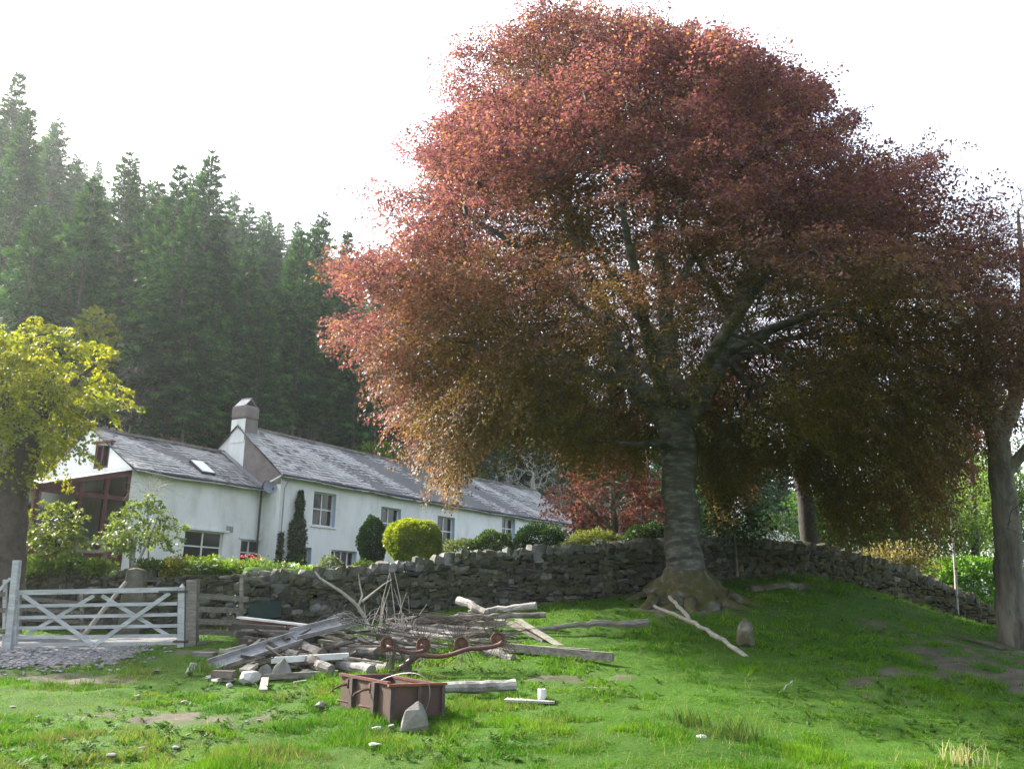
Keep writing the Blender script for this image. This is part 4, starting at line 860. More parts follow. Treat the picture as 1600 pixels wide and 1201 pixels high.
    # wing
    s0, o0 = -5.85, .8; we, wr, wo = 5.75, 7.32, 3.3; wd = 2 * (wo - o0)
    wh = [(-3.5, -1.81, 2.86, 3.95), (-.97, -.06, 2.86, 3.78)]
    mb = MB(); wall_holes(mb, o0, s0, 0, zb, we, wh, depth=.2)
    gw = (2.15, 2.95, 5.86, 6.72)
    # gable of the wing with its small window: quads round the opening
    G = lambda o, z: hp(s0, o, z)
    zt = lambda o: we + (wr - we) * (1 - abs(o - wo) / (wo - o0))
    for a, b in ((o0, gw[0]), (gw[1], wo), (wo, o0 + wd)): mb.add([G(a, zb), G(a, zt(a)), G(b, zt(b)), G(b, zb)], np.array([0, 1, 2, 3]))
    mb.add([G(gw[0], zb), G(gw[0], gw[2]), G(gw[1], gw[2]), G(gw[1], zb)], np.array([0, 1, 2, 3])); mb.add([G(gw[0], gw[3]), G(gw[0], zt(gw[0])), G(gw[1], zt(gw[1])), G(gw[1], gw[3])], np.array([0, 1, 2, 3]))
    mb.build('wing_wall', [M['white'], M['white']], e)
    for h, nx, nz in zip(wh, (2, 2), (2, 2)): window(e, o0, *h, nx, nz, depth=.12)
    lt = MB(); hbox(lt, -3.7, -1.6, o0 - .05, o0 - .002, 3.96, 4.04); hbox(lt, -1.1, -.02, o0 - .05, o0 - .002, 3.79, 3.86); lt.build('drip_ledge', M['white'], e)
    vn = MB(); hbox(vn, -1.72, -1.42, o0 - .02, o0 - .002, 3.98, 4.2); vn.build('wall_vent', M['lead'], e)
    gwf = MB()
    for a, b, c, d in ((gw[0], gw[0] + .08, gw[2], gw[3]), (gw[1] - .08, gw[1], gw[2], gw[3]), (gw[0] + .081, gw[1] - .081, gw[3] - .08, gw[3]), (gw[0] + .081, gw[1] - .081, gw[2], gw[2] + .08), (gw[0] + .38, gw[0] + .43, gw[2] + .08, gw[3] - .08)): hbox(gwf, s0 + .02, s0 + .12, a, b, c, d)
    hbox(gwf, s0 - .1, s0 + .1, gw[0] - .12, gw[1] + .12, gw[3] + .01, gw[3] + .07); g_ = gwf.build('window', M['brown'], e); g_['label'] = 'small dark framed gable window'
    gp_ = MB(); hbox(gp_, s0 + .1, s0 + .14, gw[0] + .02, gw[1] - .02, gw[2] + .02, gw[3] - .02); q = gp_.build('pane', M['pane'], None); q.parent = g_
    slate_roof(s0, -.05, o0 - .12, we - .02, wo, wr, rng, 'wing_roof', e, over=.06, sag=.06, worn=.1)
    rd = MB()
    for i in range(13): s = s0 + i * 5.8 / 13; hbox(rd, s, s + 5.8 / 13 - .012, wo - .12, wo + .12, wr - .05, wr + .05)
    rd.build('wing_ridge', M['ridge'], e)
    gu = MB(); gu.tube([hp(s0 - .05, o0 - .18, we - .03), hp(-.3, o0 - .18, we - .05)], .05, 6); gu.build('gutter', M['gutter'], e)
    fl = MB(); n_ = nrm(np.array([0, -(wr - we), wo - o0])); a, b = hp(-.16, o0 - .05, we + .05), hp(-.16, wo, wr + .08); fl.beam(a, b, .26, .02, up=(0, 0, 1)); fl.build('flashing', M['lead'], e)
    # roof light
    upv_ = np.array([wo - o0, wr - we]); upv_ /= np.linalg.norm(upv_); U = HN * upv_[0] + np.array([0, 0, upv_[1]]); Nn = -HN * upv_[1] + np.array([0, 0, upv_[0]])
    P0 = hp(0, o0, we); r = ray(315, 733); t = np.dot(P0 - EYE, Nn) / np.dot(r, Nn); c = EYE + r * t
    rl = MB(); rl.box(c + Nn * .06, HD * .3, U * .45, Nn * .05); r_ = rl.build('roof_light', M['gutter'], e); g2 = MB(); g2.box(c + Nn * .122, HD * .27, U * .42, Nn * .01); q = g2.build('pane', M['frame'], None); q.parent = r_  # pane coloured white to stand for the sky it reflects
    # satellite dish on the corner of the main range
    dc = hp(-.3, .25, 5.72); fdir = nrm(np.array([.55, -.8, .35])); sx = nrm(np.cross(fdir, [0, 0, 1])); sy = np.cross(sx, fdir); ds = MB(); V = []; nr, na = 5, 18
    for i in range(nr + 1):
        rr = i / nr
        for j in range(na): a = j * 2 * PI / na; V.append(dc + (sx * math.cos(a) + sy * math.sin(a)) * rr * .27 + fdir * rr * rr * .06)
    i = np.arange(nr)[:, None] * na; j = np.arange(na)[None]; k = (j + 1) % na; ds.add(V, np.stack([i + j, i + k, i + na + k, i + na + j], -1).reshape(-1, 4))
    d_ = ds.build('satellite_dish', M['dish'], e, True); ar = MB(); ar.tube([dc - fdir * .02, dc - fdir * .2, hp(-.01, .5, 5.65)], .02, 5); ar.tube([dc - sy * .25, dc - sy * .18 + fdir * .3], .012, 4); ar.box(dc - sy * .18 + fdir * .3, sx * .03, sy * .03, fdir * .05)
    q = ar.build('bracket', M['gutter'], None); q.parent = d_
    # brown lean-to porch on the gable, flush with the wing front
    pr = MB(); L0, L1 = -9.05, s0 - .02; zt0, zt1 = 4.86, 5.72; PB = o0 + .02
    def verge(s): return zt0 + (zt1 - zt0) * (s - L0) / (L1 - L0)
    for s, wd_ in ((L0, .16), (-7.62, .12), (-6.75, .14), (L1 - .08, .12)): hbox(pr, s, s + wd_, PB, PB + .12, zb, verge(s) - .12)
    hbox(pr, L0 + .17, L1 - .09, PB + .01, PB + .11, 4.66, 4.8); hbox(pr, L0 + .17, L1 - .09, PB + .01, PB + .11, 2.95, 3.05)
    fa = [hp(L0 - .1, PB - .04, verge(L0) - .16), hp(L1, PB - .04, verge(L1) - .2), hp(L1, PB - .04, verge(L1) - .02), hp(L0 - .1, PB - .04, verge(L0) - .04)]; fb = [p + HN * .08 for p in fa]
    pr.add(fa + fb, [np.array(q) for q in ([0, 1, 2, 3], [7, 6, 5, 4], [0, 4, 5, 1], [3, 2, 6, 7], [0, 3, 7, 4], [1, 5, 6, 2])])
    pr.add([hp(L0 + .1, PB + .05, 4.8), hp(-7.5, PB + .05, 4.8), hp(-7.5, PB + .05, verge(-7.5) - .1), hp(L0 + .1, PB + .05, verge(L0) - .1)], np.array([0, 1, 2, 3]))
    for oo in (2.2, 3.6, 5.0): hbox(pr, L0, L0 + .14, oo, oo + .12, zb, 4.8)
    hbox(pr, L0, L0 + .14, PB + .13, 5.4, 4.66, 4.8)
    po = pr.build('porch', M['brown'], e)
    rf = MB(); rf.add([hp(L0 - .15, PB - .08, verge(L0) - .02), hp(L1, PB - .08, verge(L1)), hp(L1, 5.6, verge(L1)), hp(L0 - .15, 5.6, verge(L0) - .02)], np.array([0, 1, 2, 3])); q = rf.build('porch_roof', M['lead'], None); q.parent = po
    for a, b, c, d in ((L0 + .16, -7.62, 3.05, 4.66), (-7.5, -6.75, 3.05, 4.66), (-6.61, L1 - .08, 3.05, 4.66)):
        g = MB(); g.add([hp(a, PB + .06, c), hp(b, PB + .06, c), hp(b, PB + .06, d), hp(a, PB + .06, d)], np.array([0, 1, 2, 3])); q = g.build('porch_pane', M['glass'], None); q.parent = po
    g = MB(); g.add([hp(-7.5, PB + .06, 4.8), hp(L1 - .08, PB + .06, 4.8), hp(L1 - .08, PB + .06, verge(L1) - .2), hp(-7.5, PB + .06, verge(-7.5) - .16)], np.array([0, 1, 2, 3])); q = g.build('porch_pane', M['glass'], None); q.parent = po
    pb = MB(); hbox(pb, L0 + .02, L1 - .02, PB + .03, PB + .1, zb, 2.94); hbox(pb, L0, L1, 3.6, 3.7, zb, 4.5); q = pb.build('porch_boarding', M['brown'], None); q.parent = po
    # ivy columns
    def ivy(s, z0, z1, wmax, n, label, seed):
        r = np.random.default_rng(seed); u = r.random(n); z = z0 + (z1 - z0) * u; wd_ = wmax * (1 - u) ** .7 * (.25 + 1.15 * vnoise(np.stack([u * 13, u * 0, u * 0 + seed], -1), 1, 2)); x = s + r.uniform(-1, 1, n) * wd_
        o_ = -r.random(n) * .22 - .02; p = np.array([HC[0], HC[1], 0]) + HD * x[:, None] + HN * o_[:, None]; p[:, 2] = z
        iv = empty('ivy_column', hp(s, -.05, z0), label, 'climbing plant'); m = MB(); leaves(m, r, p, np.array([0, 0, -.6]) + r.standard_normal((n, 3)) * .6, -HN + r.standard_normal((n, 3)) * .5, r.uniform(.06, .11, n), .8, mixc((.02, .05, .014), (.05, .1, .025), r.random(n))); m.build('foliage', M['leaf'], iv)
        st = MB(); st.tube([hp(s, -.05, z0), hp(s + .03, -.05, (z0 + z1) / 2), hp(s, -.05, z1 - .2)], [.03, .02, .008], 5); st.build('stem', M['bark_dark'], iv)
    ivy(.95, 2.2, 5.75, .72, 5200, 'tall ivy column climbing the cottage front beside the first upstairs window', 1)
    ivy(.1, 2.2, 4.1, .26, 1000, 'short narrow strand of ivy climbing at the cottage corner', 2)
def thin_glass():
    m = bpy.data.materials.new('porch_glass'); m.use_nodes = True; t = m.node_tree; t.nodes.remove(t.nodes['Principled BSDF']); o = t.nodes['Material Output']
    tr = t.nodes.new('ShaderNodeBsdfTransparent'); tr.inputs[0].default_value = (.22, .24, .23, 1); gl = t.nodes.new('ShaderNodeBsdfGlossy'); gl.inputs['Roughness'].default_value = .04; mx = t.nodes.new('ShaderNodeMixShader')  # dark tint stands in for the unlit porch interior
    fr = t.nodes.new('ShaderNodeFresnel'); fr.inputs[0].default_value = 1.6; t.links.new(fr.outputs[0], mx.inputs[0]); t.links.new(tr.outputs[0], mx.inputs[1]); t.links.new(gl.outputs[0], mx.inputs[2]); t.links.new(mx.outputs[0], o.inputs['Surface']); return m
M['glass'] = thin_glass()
cottage()
def outhouse():
    rng = np.random.default_rng(31); p0 = at(1150, 812, 40); L = 24; e = empty('outhouse', (p0[0], p0[1], 1.5), 'low slate roofed outhouse with white capped chimney beyond the mossy wall', 'building')
    zr = p0[2]; q = lambda s, o, z: np.array([p0[0], p0[1], 0]) + HD * s + HN * o + np.array([0, 0, z]); mb = MB()
    he, de = 1.6, 2.3
    wl = MB(); wl.add([q(0, -de, 0), q(L, -de, 0), q(L, -de, zr - he), q(0, -de, zr - he)], np.array([0, 1, 2, 3])); wl.add([q(0, -de, 0), q(0, -de, zr - he), q(0, 0, zr - .05), q(0, de, zr - he), q(0, de, 0)], np.array([0, 1, 2, 3, 4])); wl.build('wall', M['white'], e)
    SL = math.hypot(he, de + .2)
    for r in range(13):
        u0, u1 = r / 13, min(1, (r + 1.25) / 13); s = -.1 - (r % 2) * .15
        while s < L:
            wd = rng.uniform(.28, .45); g = rng.uniform(.22, .42) if rng.random() > .12 else rng.uniform(.06, .12); h = .03 + rng.uniform(0, .015)
            P = lambda s_, u, hh: q(s_, -(de + .2) * (1 - u), zr - he * 1.08 * (1 - u) + hh)
            mb.add([P(s, u0, h), P(s + wd - .01, u0, h), P(s + wd - .01, u1, 0), P(s, u1, 0), P(s, u0, h - .02), P(s + wd - .01, u0, h - .02)], [np.array([0, 1, 2, 3]), np.array([0, 4, 5, 1])], np.array([1, .97, .94]) * g); s += wd
    mb.add([q(0, 0, zr), q(L, 0, zr), q(L, de, zr - he), q(0, de, zr - he)], np.array([0, 1, 2, 3]), (.1, .1, .1)); mb.build('roof', M['slate'], e)
    c = MB(); c.box(q(.2, 0, zr + .2), HD * .25, HN * .25, np.array([0, 0, .35])); cc = c.build('chimney', M['white'], e); c = MB(); c.box(q(.2, 0, zr + .6), HD * .32, HN * .32, np.array([0, 0, .05])); c.box(q(.2, 0, zr + .82), HD * .14, HN * .14, np.array([0, 0, .17])); k = c.build('chimney_cap', M['white'], None); k.parent = cc
outhouse()

# ------------------------------------------------------------------ gate and fences
def gate():
    Y = 18.0; a = lambda px, py, dy=0: at(px, py, Y + dy); e = empty('field_gate', gp(284, 1011), 'white painted five bar field gate closed across the gravel track', 'gate')
    p = MB(); p.beam(a(283.5, 1011), a(284.5, 918), .125, .1, up=(0, 1, 0)); t = a(284.5, 918); 
    p.add([t + np.array(v) for v in ((-.05, -.0625, 0), (.05, -.0625, 0), (.05, .0625, 0), (-.05, .0625, 0), (0, 0, .09))], [np.array(f) for f in ([0, 1, 4], [1, 2, 4], [2, 3, 4], [3, 0, 4])]); p.build('hanging_stile', M['gate'], e)
    p = MB(); p.beam(a(24, 1006), a(27, 922), .06, .08, up=(0, 1, 0)); p.build('closing_stile', M['gate'], e)
    p = MB(); p.beam(a(26, 925.5), a(278, 920.5), .075, .09); p.build('top_rail', M['gate'], e)
    for l, r in ((946.5, 942.5), (964.5, 959.5), (981, 977), (995.5, 992.5), (1007, 1004)):
        p = MB(); p.beam(a(23, l), a(277, r), .025, .062); p.build('rail', M['gate'], e)
    for q in ((36, 929, 147, 1008), (147, 1008, 265, 926)):
        p = MB(); p.beam(a(q[0], q[1], -.045), a(q[2], q[3], -.045), .022, .075); p.build('brace', M['gate'], e)
    for q in ((147, 930, 42, 991), (159, 930, 262, 992)):
        p = MB(); p.beam(a(q[0], q[1], .04), a(q[2], q[3], .04), .022, .065); p.build('brace', M['gate'], e)
    for y, x0 in ((924, 248), (1002, 270)):
        p = MB(); p.beam(a(x0, y, -.06), a(294, y - .5, -.06), .012, .04); p.build('hinge', M['dark_iron'], e)
    def post(px0, py0, px1, py1, w_, label, m, Yp=Y, name='gate_post'):
        b = at(px0, py0 + 6, Yp); t = at(px1, py1, Yp); m_ = MB(); m_.beam(b, t, w_, w_, up=(0, 1, 0)); o = m_.build(name, M[m]); md = o.modifiers.new('b', 'BEVEL'); md.width = .012; md.segments = 2; tag(o, label, 'post')
    post(12.5, 1015, 27, 875, .125, 'tall leaning pale post that the white gate shuts against', 'gate', Y - .05)
    post(300, 1015, 302, 906, .2, 'thick grey weathered post carrying the gate hinges', 'fence', Y + .05)
    post(377, 1003, 378, 897, .075, 'thin dark post ending the rail fence against the wall', 'old_wood', 18.7, 'fence_post')
    e = empty('rail_fence', gp(340, 1010), 'short grey rail fence between the hinge post and the stone wall', 'fence')
    for yl, yr, xr in ((930, 936, 388), (951, 954, 384), (970, 973, 386), (987, 989, 376), (1006, 1005, 372)):
        p = MB(); p.beam(at(307, yl, Y + .05), at(xr, yr, 18.6), .04, .1); p.build('rail', M['fence'], e)
    e = empty('side_fence', at(0, 1015, 17.6), 'grey rail fence beyond the tall pale gate post', 'fence')
    for yl, yr in ((926, 928), (951, 953), (986, 986)):
        p = MB(); p.beam(at(-110, yl, 17), at(8, yr, 18), .035, .09); p.build('rail', M['fence'], e)
    p = MB(); p.beam(at(7, 1010, 18.1), at(8, 905, 18.1), .06, .06, up=(0, 1, 0)); p.build('picket', M['gate'], e); p = MB(); p.beam(at(-4, 925, 18.05), at(16, 903, 18.05), .03, .05); p.build('latch', M['gate'], e)
    # behind the gate
    m_ = MB(); m_.tube([at(131, 992, 20.6), at(165, 948, 20.9), at(197, 909, 21.2)], [.06, .055, .05], 8); tag(m_.build('leaning_pole', M['pale_wood']), 'pale round pole leaning against the garden wall behind the gate', 'pole')
    rng = np.random.default_rng(4); b = at(208, 1000, 21.8); t = at(208, 898, 21.8); m_ = MB(); H = (t - b)[2] / 2
    pts = _b * .85 + nrm(_b) * .2 + rng.uniform(-.07, .07, _b.shape); pts[:, 0] *= np.where(pts[:, 2] > .5, .75, 1); m_.add((b + t) / 2 + pts * np.array([.27, .12, H + .1]), _f26); o = m_.build('standing_slab', M['stone'])
    o.data.attributes['Col'].data.foreach_set('color', np.tile([.12, .115, .1, 1], len(o.data.vertices)).astype(np.float32)); md = o.modifiers.new('b', 'BEVEL'); md.width = .03; md.segments = 2; tag(o, 'upright grey stone slab standing behind the gate', 'stone')
    e = empty('open_gate', gp(60, 1000), 'old grey rail gate standing open behind the white gate', 'gate')
    for yl, yr in ((934, 942), (950, 957), (966, 972)):
        p = MB(); p.beam(at(28, yl, 20), at(130, yr, 21.6), .03, .08); p.build('rail', M['fence'], e)
    for x, Yp in ((30, 20.03), (128, 21.62)):
        p = MB(); p.beam(at(x, 990, Yp), at(x, 926, Yp), .07, .07, up=(0, 1, 0)); p.build('stile', M['fence'], e)
    e = empty('garden_fence', at(150, 885, 25), 'low wooden rail fence in the garden before the porch', 'fence')
    for q in ((120, 846, 165, 847), (120, 860, 165, 861), (165, 847, 205, 836), (165, 861, 205, 852)):
        p = MB(); p.beam(at(q[0], q[1], 26), at(q[2], q[3], 25.5), .035, .09); p.build('rail', M['fence'], e)
    for x in (121, 164, 205): p = MB(); p.beam(at(x, 890, 25.8), at(x, 838, 25.8), .08, .08, up=(0, 1, 0)); p.build('post', M['fence'], e)
gate()

# ------------------------------------------------------------------ timber heap, boards and loose sticks
def log(name, pts, r, label, m='log', cat='log', seed=0, sides=10, wob=.1, group=None):
    """pts: (px, py, Y) along the axis; a knobbly tapered log with cut ends"""
    rng = np.random.default_rng(seed + 500); P = np.array([at(*q) for q in pts]); seg = np.r_[0, np.cumsum(np.linalg.norm(np.diff(P, axis=0), axis=1))]; n = max(6, int(seg[-1] / .13)); s = np.linspace(0, seg[-1], n)
    Q = np.stack([np.interp(s, seg, P[:, i]) for i in range(3)], -1); Q[1:-1] += rng.normal(0, .012, (n - 2, 3)); R = np.interp(s, [0, seg[-1]], r) * (1 + .1 * np.sin(s * 5 + seed) * wob * 5 + rng.normal(0, wob * .5, n))
    mb = MB(); mb.tube(Q, R, sides, wob=wob * .6, rng=rng)
    return tag(mb.build(name, M[m], None, False), label, cat, group)
def plank(name, a, b, w_, h, label, m='old_wood', cat='plank', up=(0, 0, 1), bow=0):
    A, B = at(*a), at(*b); mb = MB(); rng = np.random.default_rng(int(a[0] * 7 + b[1])); n = 5; d = nrm(B - A); sd = nrm(np.cross(d, up)); u = np.cross(sd, d)
    V = []
    for i in range(n):
        c = A + (B - A) * i / (n - 1) + u * bow * math.sin(PI * i / (n - 1)) ; k = 1 + rng.normal(0, .04)
        V += [c + sd * w_ / 2 * k * x + u * h / 2 * y for x, y in ((-1, -1), (1, -1), (1, 1), (-1, 1))]
    i = np.arange(n - 1)[:, None] * 4; j = np.arange(4)[None]; k = (j + 1) % 4
    mb.add(V, [np.stack([i + j, i + 4 + j, i + 4 + k, i + k], -1).reshape(-1, 4), np.array([0, 1, 2, 3]), np.array([3, 2, 1, 0]) + (n - 1) * 4]); return tag(mb.build(name, M[m]), label, cat)
def channel(name, a, b, w_, h, label):
    A, B = at(*a), at(*b); d = nrm(B - A); sd = nrm(np.cross(d, (0, 0, 1))); sd = nrm(sd + np.array([0, 0, -.5])); sd = nrm(sd - d * np.dot(sd, d)); u = np.cross(sd, d); mb = MB(); L = (B - A) / 2; c = (A + B) / 2
    mb.box(c, L, sd * w_ / 2, u * .008); mb.box(c + sd * (w_ / 2 + .008) + u * h / 2, L, sd * .007, u * (h / 2 + .008)); mb.box(c - sd * (w_ / 2 + .008) + u * h / 2, L, sd * .007, u * (h / 2 + .008)); return tag(mb.build(name, M['steel']), label, 'metal channel')
def heap():
    channel('metal_channel', (330, 1043, 15.0), (466, 998, 15.9), .26, .07, 'long grey metal channel propped on the boards, its low end in nettles')
    channel('metal_channel', (458, 994, 15.9), (533, 975, 16.5), .24, .07, 'grey metal channel overlapping the top of the longer one')
    plank('batten', (344, 1018, 15.6), (384, 1008, 15.9), .05, .04, 'pale thin batten near the fence end of the heap', 'pale_wood')
    plank('batten', (380, 1018, 15.6), (408, 1000, 16.1), .06, .05, 'sloping grey batten crossing the pale one', 'old_wood')
    plank('batten', (343, 1015, 15.5), (376, 1019, 15.5), .05, .045, 'short pale batten lying level beside the metal channel', 'pale_wood')
    plank('white_board', (424, 1031, 14.9), (545, 1024, 15.1), .1, .09, 'long white painted board lying across the logs', 'white_wood')
    plank('plank', (412, 1057, 14.5), (528, 1051, 14.7), .12, .08, 'weathered plank lying on the grass in front of the slabs', 'fence')
    plank('offcut', (414, 1060, 14.3), (411, 1079, 13.8), .11, .05, 'short pale offcut pointing towards the viewer', 'pale_wood')
    plank('stick', (459, 1066, 14.2), (480, 1063, 14.3), .05, .03, 'small pale stick on the grass below the plank', 'pale_wood', 'stick')
    plank('long_board', (374, 964, 17.3), (486, 977, 17.0), .2, .035, 'white edged board topping the stack by the fence', 'white_wood')
    plank('red_board', (384, 969, 17.4), (505, 981, 17.2), .35, .03, 'faded red board under the white edged one', 'red_board')
    plank('dark_board', (372, 978, 17.1), (470, 984, 16.9), .5, .11, 'blackened board low in the stack', 'dark_board')
    plank('dark_board', (380, 990, 16.9), (500, 996, 16.7), .55, .12, 'black sheet of timber lowest but one in the stack', 'dark_board')
    plank('dark_board', (385, 1003, 16.6), (480, 1008, 16.4), .6, .14, 'lowest black timber of the stack', 'dark_board')
    plank('rail_piece', (378, 985, 16.8), (455, 988, 16.6), .06, .07, 'mossy rail end sticking out of the stack', 'old_wood')
    plank('green_sheet', (388, 958, 17.9), (440, 951, 18.0), .5, .04, 'dark green plastic sheet leaning on top of the stack', 'green_sheet', 'plastic sheet', up=(0, -.6, .8))
    plank('board_scrap', (504, 975, 16.6), (515, 967, 16.7), .07, .02, 'torn white scrap of board on the channel top', 'white_wood', 'board')
    plank('pole', (500, 990, 16.6), (562, 1008, 16.0), .05, .05, 'thin grey pole leaning down from the wire tangle', 'old_wood', 'pole')
    plank('wood_block', (382, 1042, 14.7), (396, 1044, 14.6), .2, .05, 'square pale wooden block resting on the grass by the slabs', 'pale_wood', 'block', up=(.1, -.5, .8))
    plank('wood_wedge', (390, 1033, 15), (400, 1040, 14.9), .09, .06, 'small pale wedge of wood above the square block', 'pale_wood', 'block')
    plank('brick_block', (333, 1052, 14.4), (366, 1053, 14.4), .2, .1, 'dark brown block lying beneath the long metal channel', 'brick', 'block')
    plank('mossy_slab', (304, 1021, 15.9), (336, 1022, 15.9), .26, .07, 'mossy flat slab at the foot of the hinge post', 'old_wood', 'slab')
    plank('thin_lath', (544, 1027, 15), (598, 1035, 14.7), .05, .03, 'thin grey lath by the pale log', 'old_wood')
    L_ = [((462, 1004, 16.0), (503, 1022, 15.3), (.1, .09), 'thick grey log butt showing under the long channel', 'log'),
          ((435, 1020, 15.6), (470, 1024, 15.4), (.08, .09), 'short grey log behind the white board', 'log'),
          ((484, 1030, 15.0), (518, 1046, 14.6), (.09, .08), 'rough barked log poking out below the white board', 'log'),
          ((520, 1017, 15.9), (588, 1021, 15.7), (.1, .1), 'dark log with hollow cut end behind the trough', 'log'),
          ((515, 1034, 15.3), (580, 1048, 14.7), (.09, .09), 'pale peeling log just behind the trough', 'log_pale'),
          ((568, 1036, 15.3), (606, 1045, 15.0), (.08, .1), 'yellowish split log by the rake mast', 'pale_wood'),
          ((604, 972, 18.0), (720, 964, 18.0), (853, 960, 17.8), (.07, .05), 'long slender trunk lying on top of the timber pile', 'log'),
          ((716, 938, 18.6), (760, 957, 18.0), (.08, .07), 'thick grey log tilted at the back of the pile', 'log_pale'),
          ((732, 957, 18.3), (838, 946, 18.1), (.05, .075), 'pale log with cut end crossing the slender trunk', 'log_pale'),
          ((604, 978, 17.6), (680, 988, 17.3), (746, 1000, 17.1), (.08, .07), 'weathered branch in the middle of the pile', 'log'),
          ((640, 992, 17.1), (748, 1005, 16.8), (.09, .08), 'pale grey pole log under the middle branch', 'log_pale'),
          ((590, 992, 17.2), (690, 1003, 16.9), (.08, .08), 'crooked log above the rake wheels', 'log'),
          ((632, 1006, 16.6), (722, 1016, 16.3), (.09, .09), 'broad low log behind the rake beam', 'log'),
          ((660, 982, 17.9), (770, 985, 17.6), (.08, .07), 'dark log lying across the upper pile', 'log'),
          ((740, 985, 17.7), (800, 1000, 17.2), (.06, .06), 'dark branch running down from the pile end', 'log'),
          ((620, 1016, 16.2), (700, 1010, 16.3), (.08, .07), 'lowest log on the ground in the pile', 'log_pale'),
          ((700, 975, 18.1), (790, 972, 18.0), (.06, .06), 'peeled branch beneath the slender trunk', 'log_pale'),
          ((560, 1002, 16.9), (640, 1012, 16.6), (.08, .06), 'grey log running out of the wire tangle', 'log_pale'),
          ((754, 1015, 15.9), (802, 1030, 15.5), (.085, .08), 'rusty brown log end beneath the last rake wheel', 'log'),
          ((690, 1074, 13.2), (745, 1071, 13.25), (806, 1069, 13.3), (.075, .085), 'bleached grey log lying alone beside the trough', 'log_pale'),
          ((1170, 922, 21.6), (1215, 917, 21.9), (1262, 918, 22.2), (.12, .1), 'mossy dark log lying on the bank behind the beech roots', 'bark_root'),
          ((1478, 992, 19.4), (1540, 1005, 18.8), (1610, 1022, 18.3), (.04, .035), 'mossy fallen branch on the bare bank', 'bark_root')]
    L_ += [((612, 1000, 16.9), (706, 992, 17.1), (.07, .055), 'grey peeled pole under the crooked log', 'log_pale'),
          ((650, 975, 17.9), (735, 968, 18.1), (.05, .06), 'thin grey log just under the slender trunk', 'log'),
          ((690, 1000, 17.2), (790, 1003, 16.9), (.07, .06), 'grey branch lying behind the last rake wheel', 'log_pale'),
          ((580, 985, 17.6), (650, 976, 17.9), (.06, .05), 'short grey pole running out of the dead shrub', 'log_pale'),
          ((598, 1022, 15.8), (668, 1030, 15.5), (.06, .07), 'low grey log in the grass beneath the rake beam', 'log'),
          ((420, 1000, 16.4), (500, 985, 16.9), (.05, .05), 'grey pole lying across the black boards', 'log_pale'),
          ((500, 1012, 15.9), (560, 1002, 16.4), (.06, .05), 'grey round pole between channel and wire', 'log_pale')]
    plank('plank', (400, 1036, 15.0), (470, 1018, 15.6), .12, .04, 'grey plank slanting under the long metal channel', 'fence')
    plank('plank', (470, 1022, 15.4), (560, 1030, 15.0), .13, .04, 'flat pale plank below the white board end', 'pale_wood')
    plank('plank', (500, 1000, 16.4), (590, 1012, 16.0), .13, .04, 'grey weathered plank behind the dark hollow log', 'fence')
    plank('plank', (690, 988, 17.4), (812, 990, 17.2), .12, .04, 'flat grey plank along the middle of the log pile', 'fence')
    plank('plank', (640, 970, 18.2), (728, 980, 17.9), .1, .04, 'narrow grey plank resting on the upper logs', 'pale_wood')
    for i, q in enumerate(L_): log('log', q[:-3], q[-3], q[-2], q[-1], seed=i)
    log('fence_beam', [(838, 984, 17.3), (880, 977, 17.4), (920, 973.5, 17.5), (970, 974, 17.5), (1012, 972, 17.6)], (.04, .08), 'long cracked grey beam lying on the grass towards the beech', 'old_wood', 'beam', seed=41, sides=6, wob=.05)
    plank('squared_beam', (784, 1010, 16.0), (958, 1026, 15.2), .12, .13, 'squared grey beam with sawn end lying on the grass', 'old_wood', 'beam')
    plank('plank', (790, 1008, 16.4), (922, 1016, 15.9), .13, .06, 'mossy plank lying behind the squared beam', 'old_wood')
    plank('plank', (809, 968, 17.3), (876, 1009, 16.3), .13, .04, 'pale plank sloping off the end of the pile', 'pale_wood')
    plank('plank', (795, 972, 17.5), (852, 1001, 16.7), .14, .05, 'dark plank beside the pale sloping one', 'old_wood')
    log('pole', [(1022, 946, 18.0), (1095, 978, 17.0), (1168, 1028, 16.2)], (.03, .045), 'long pale pole lying down the slope below the beech roots', 'pale_wood', 'pole', seed=42, sides=6)
    log('pole', [(1046, 932, 18.3), (1084, 972, 17.2)], (.035, .035), 'short pale pole crossing the longer one at the beech roots', 'pale_wood', 'pole', seed=43, sides=6)
    log('stick', [(866, 1077, 13.6), (905, 1074, 13.7), (966, 1076, 13.7)], (.035, .012), 'thin bleached stick on the open grass', 'log_pale', 'stick', seed=44, sides=6)
    log('stick', [(1213, 1085, 13.4), (1226, 1075, 13.6), (1238, 1063, 13.8)], (.012, .008), 'small forked twig on the open slope', 'log_pale', 'stick', seed=45, sides=5)
    # slab and pipe
    plank('concrete_slab', (790, 1092, gp(790, 1092)[1]), (868, 1095, gp(868, 1095)[1]), .4, .03, 'pale broken concrete slab lying flush in the grass', 'concrete', 'slab')
    b = gp(846.5, 1094); mb = MB(); n = 20; an = np.arange(n) * 2 * PI / n; r = .052; pr = []
    for rr, z in ((r, 0), (r, .15), (r * .82, .15), (r * .82, .02)): pr.append(np.stack([b[0] + np.cos(an) * rr, b[1] + np.sin(an) * rr, np.full(n, b[2] + z)], -1))
    i = np.arange(3)[:, None] * n; j = np.arange(n)[None]; k = (j + 1) % n; mb.add(np.concatenate(pr), [np.stack([i + j, i + k, i + n + k, i + n + j], -1).reshape(-1, 4), np.arange(n) + 3 * n]); tag(mb.build('pipe_stub', M['pipe'], None, True), 'short white pipe standing upright on the concrete slab', 'pipe')
    # dead shrub against the wall
    rng = np.random.default_rng(55); mb = MB(); root = at(578, 1000, 17.6)
    def br(pts, r): mb.tube([at(*p) for p in pts], np.linspace(r, r * .35, len(pts)), 6, cap=False)
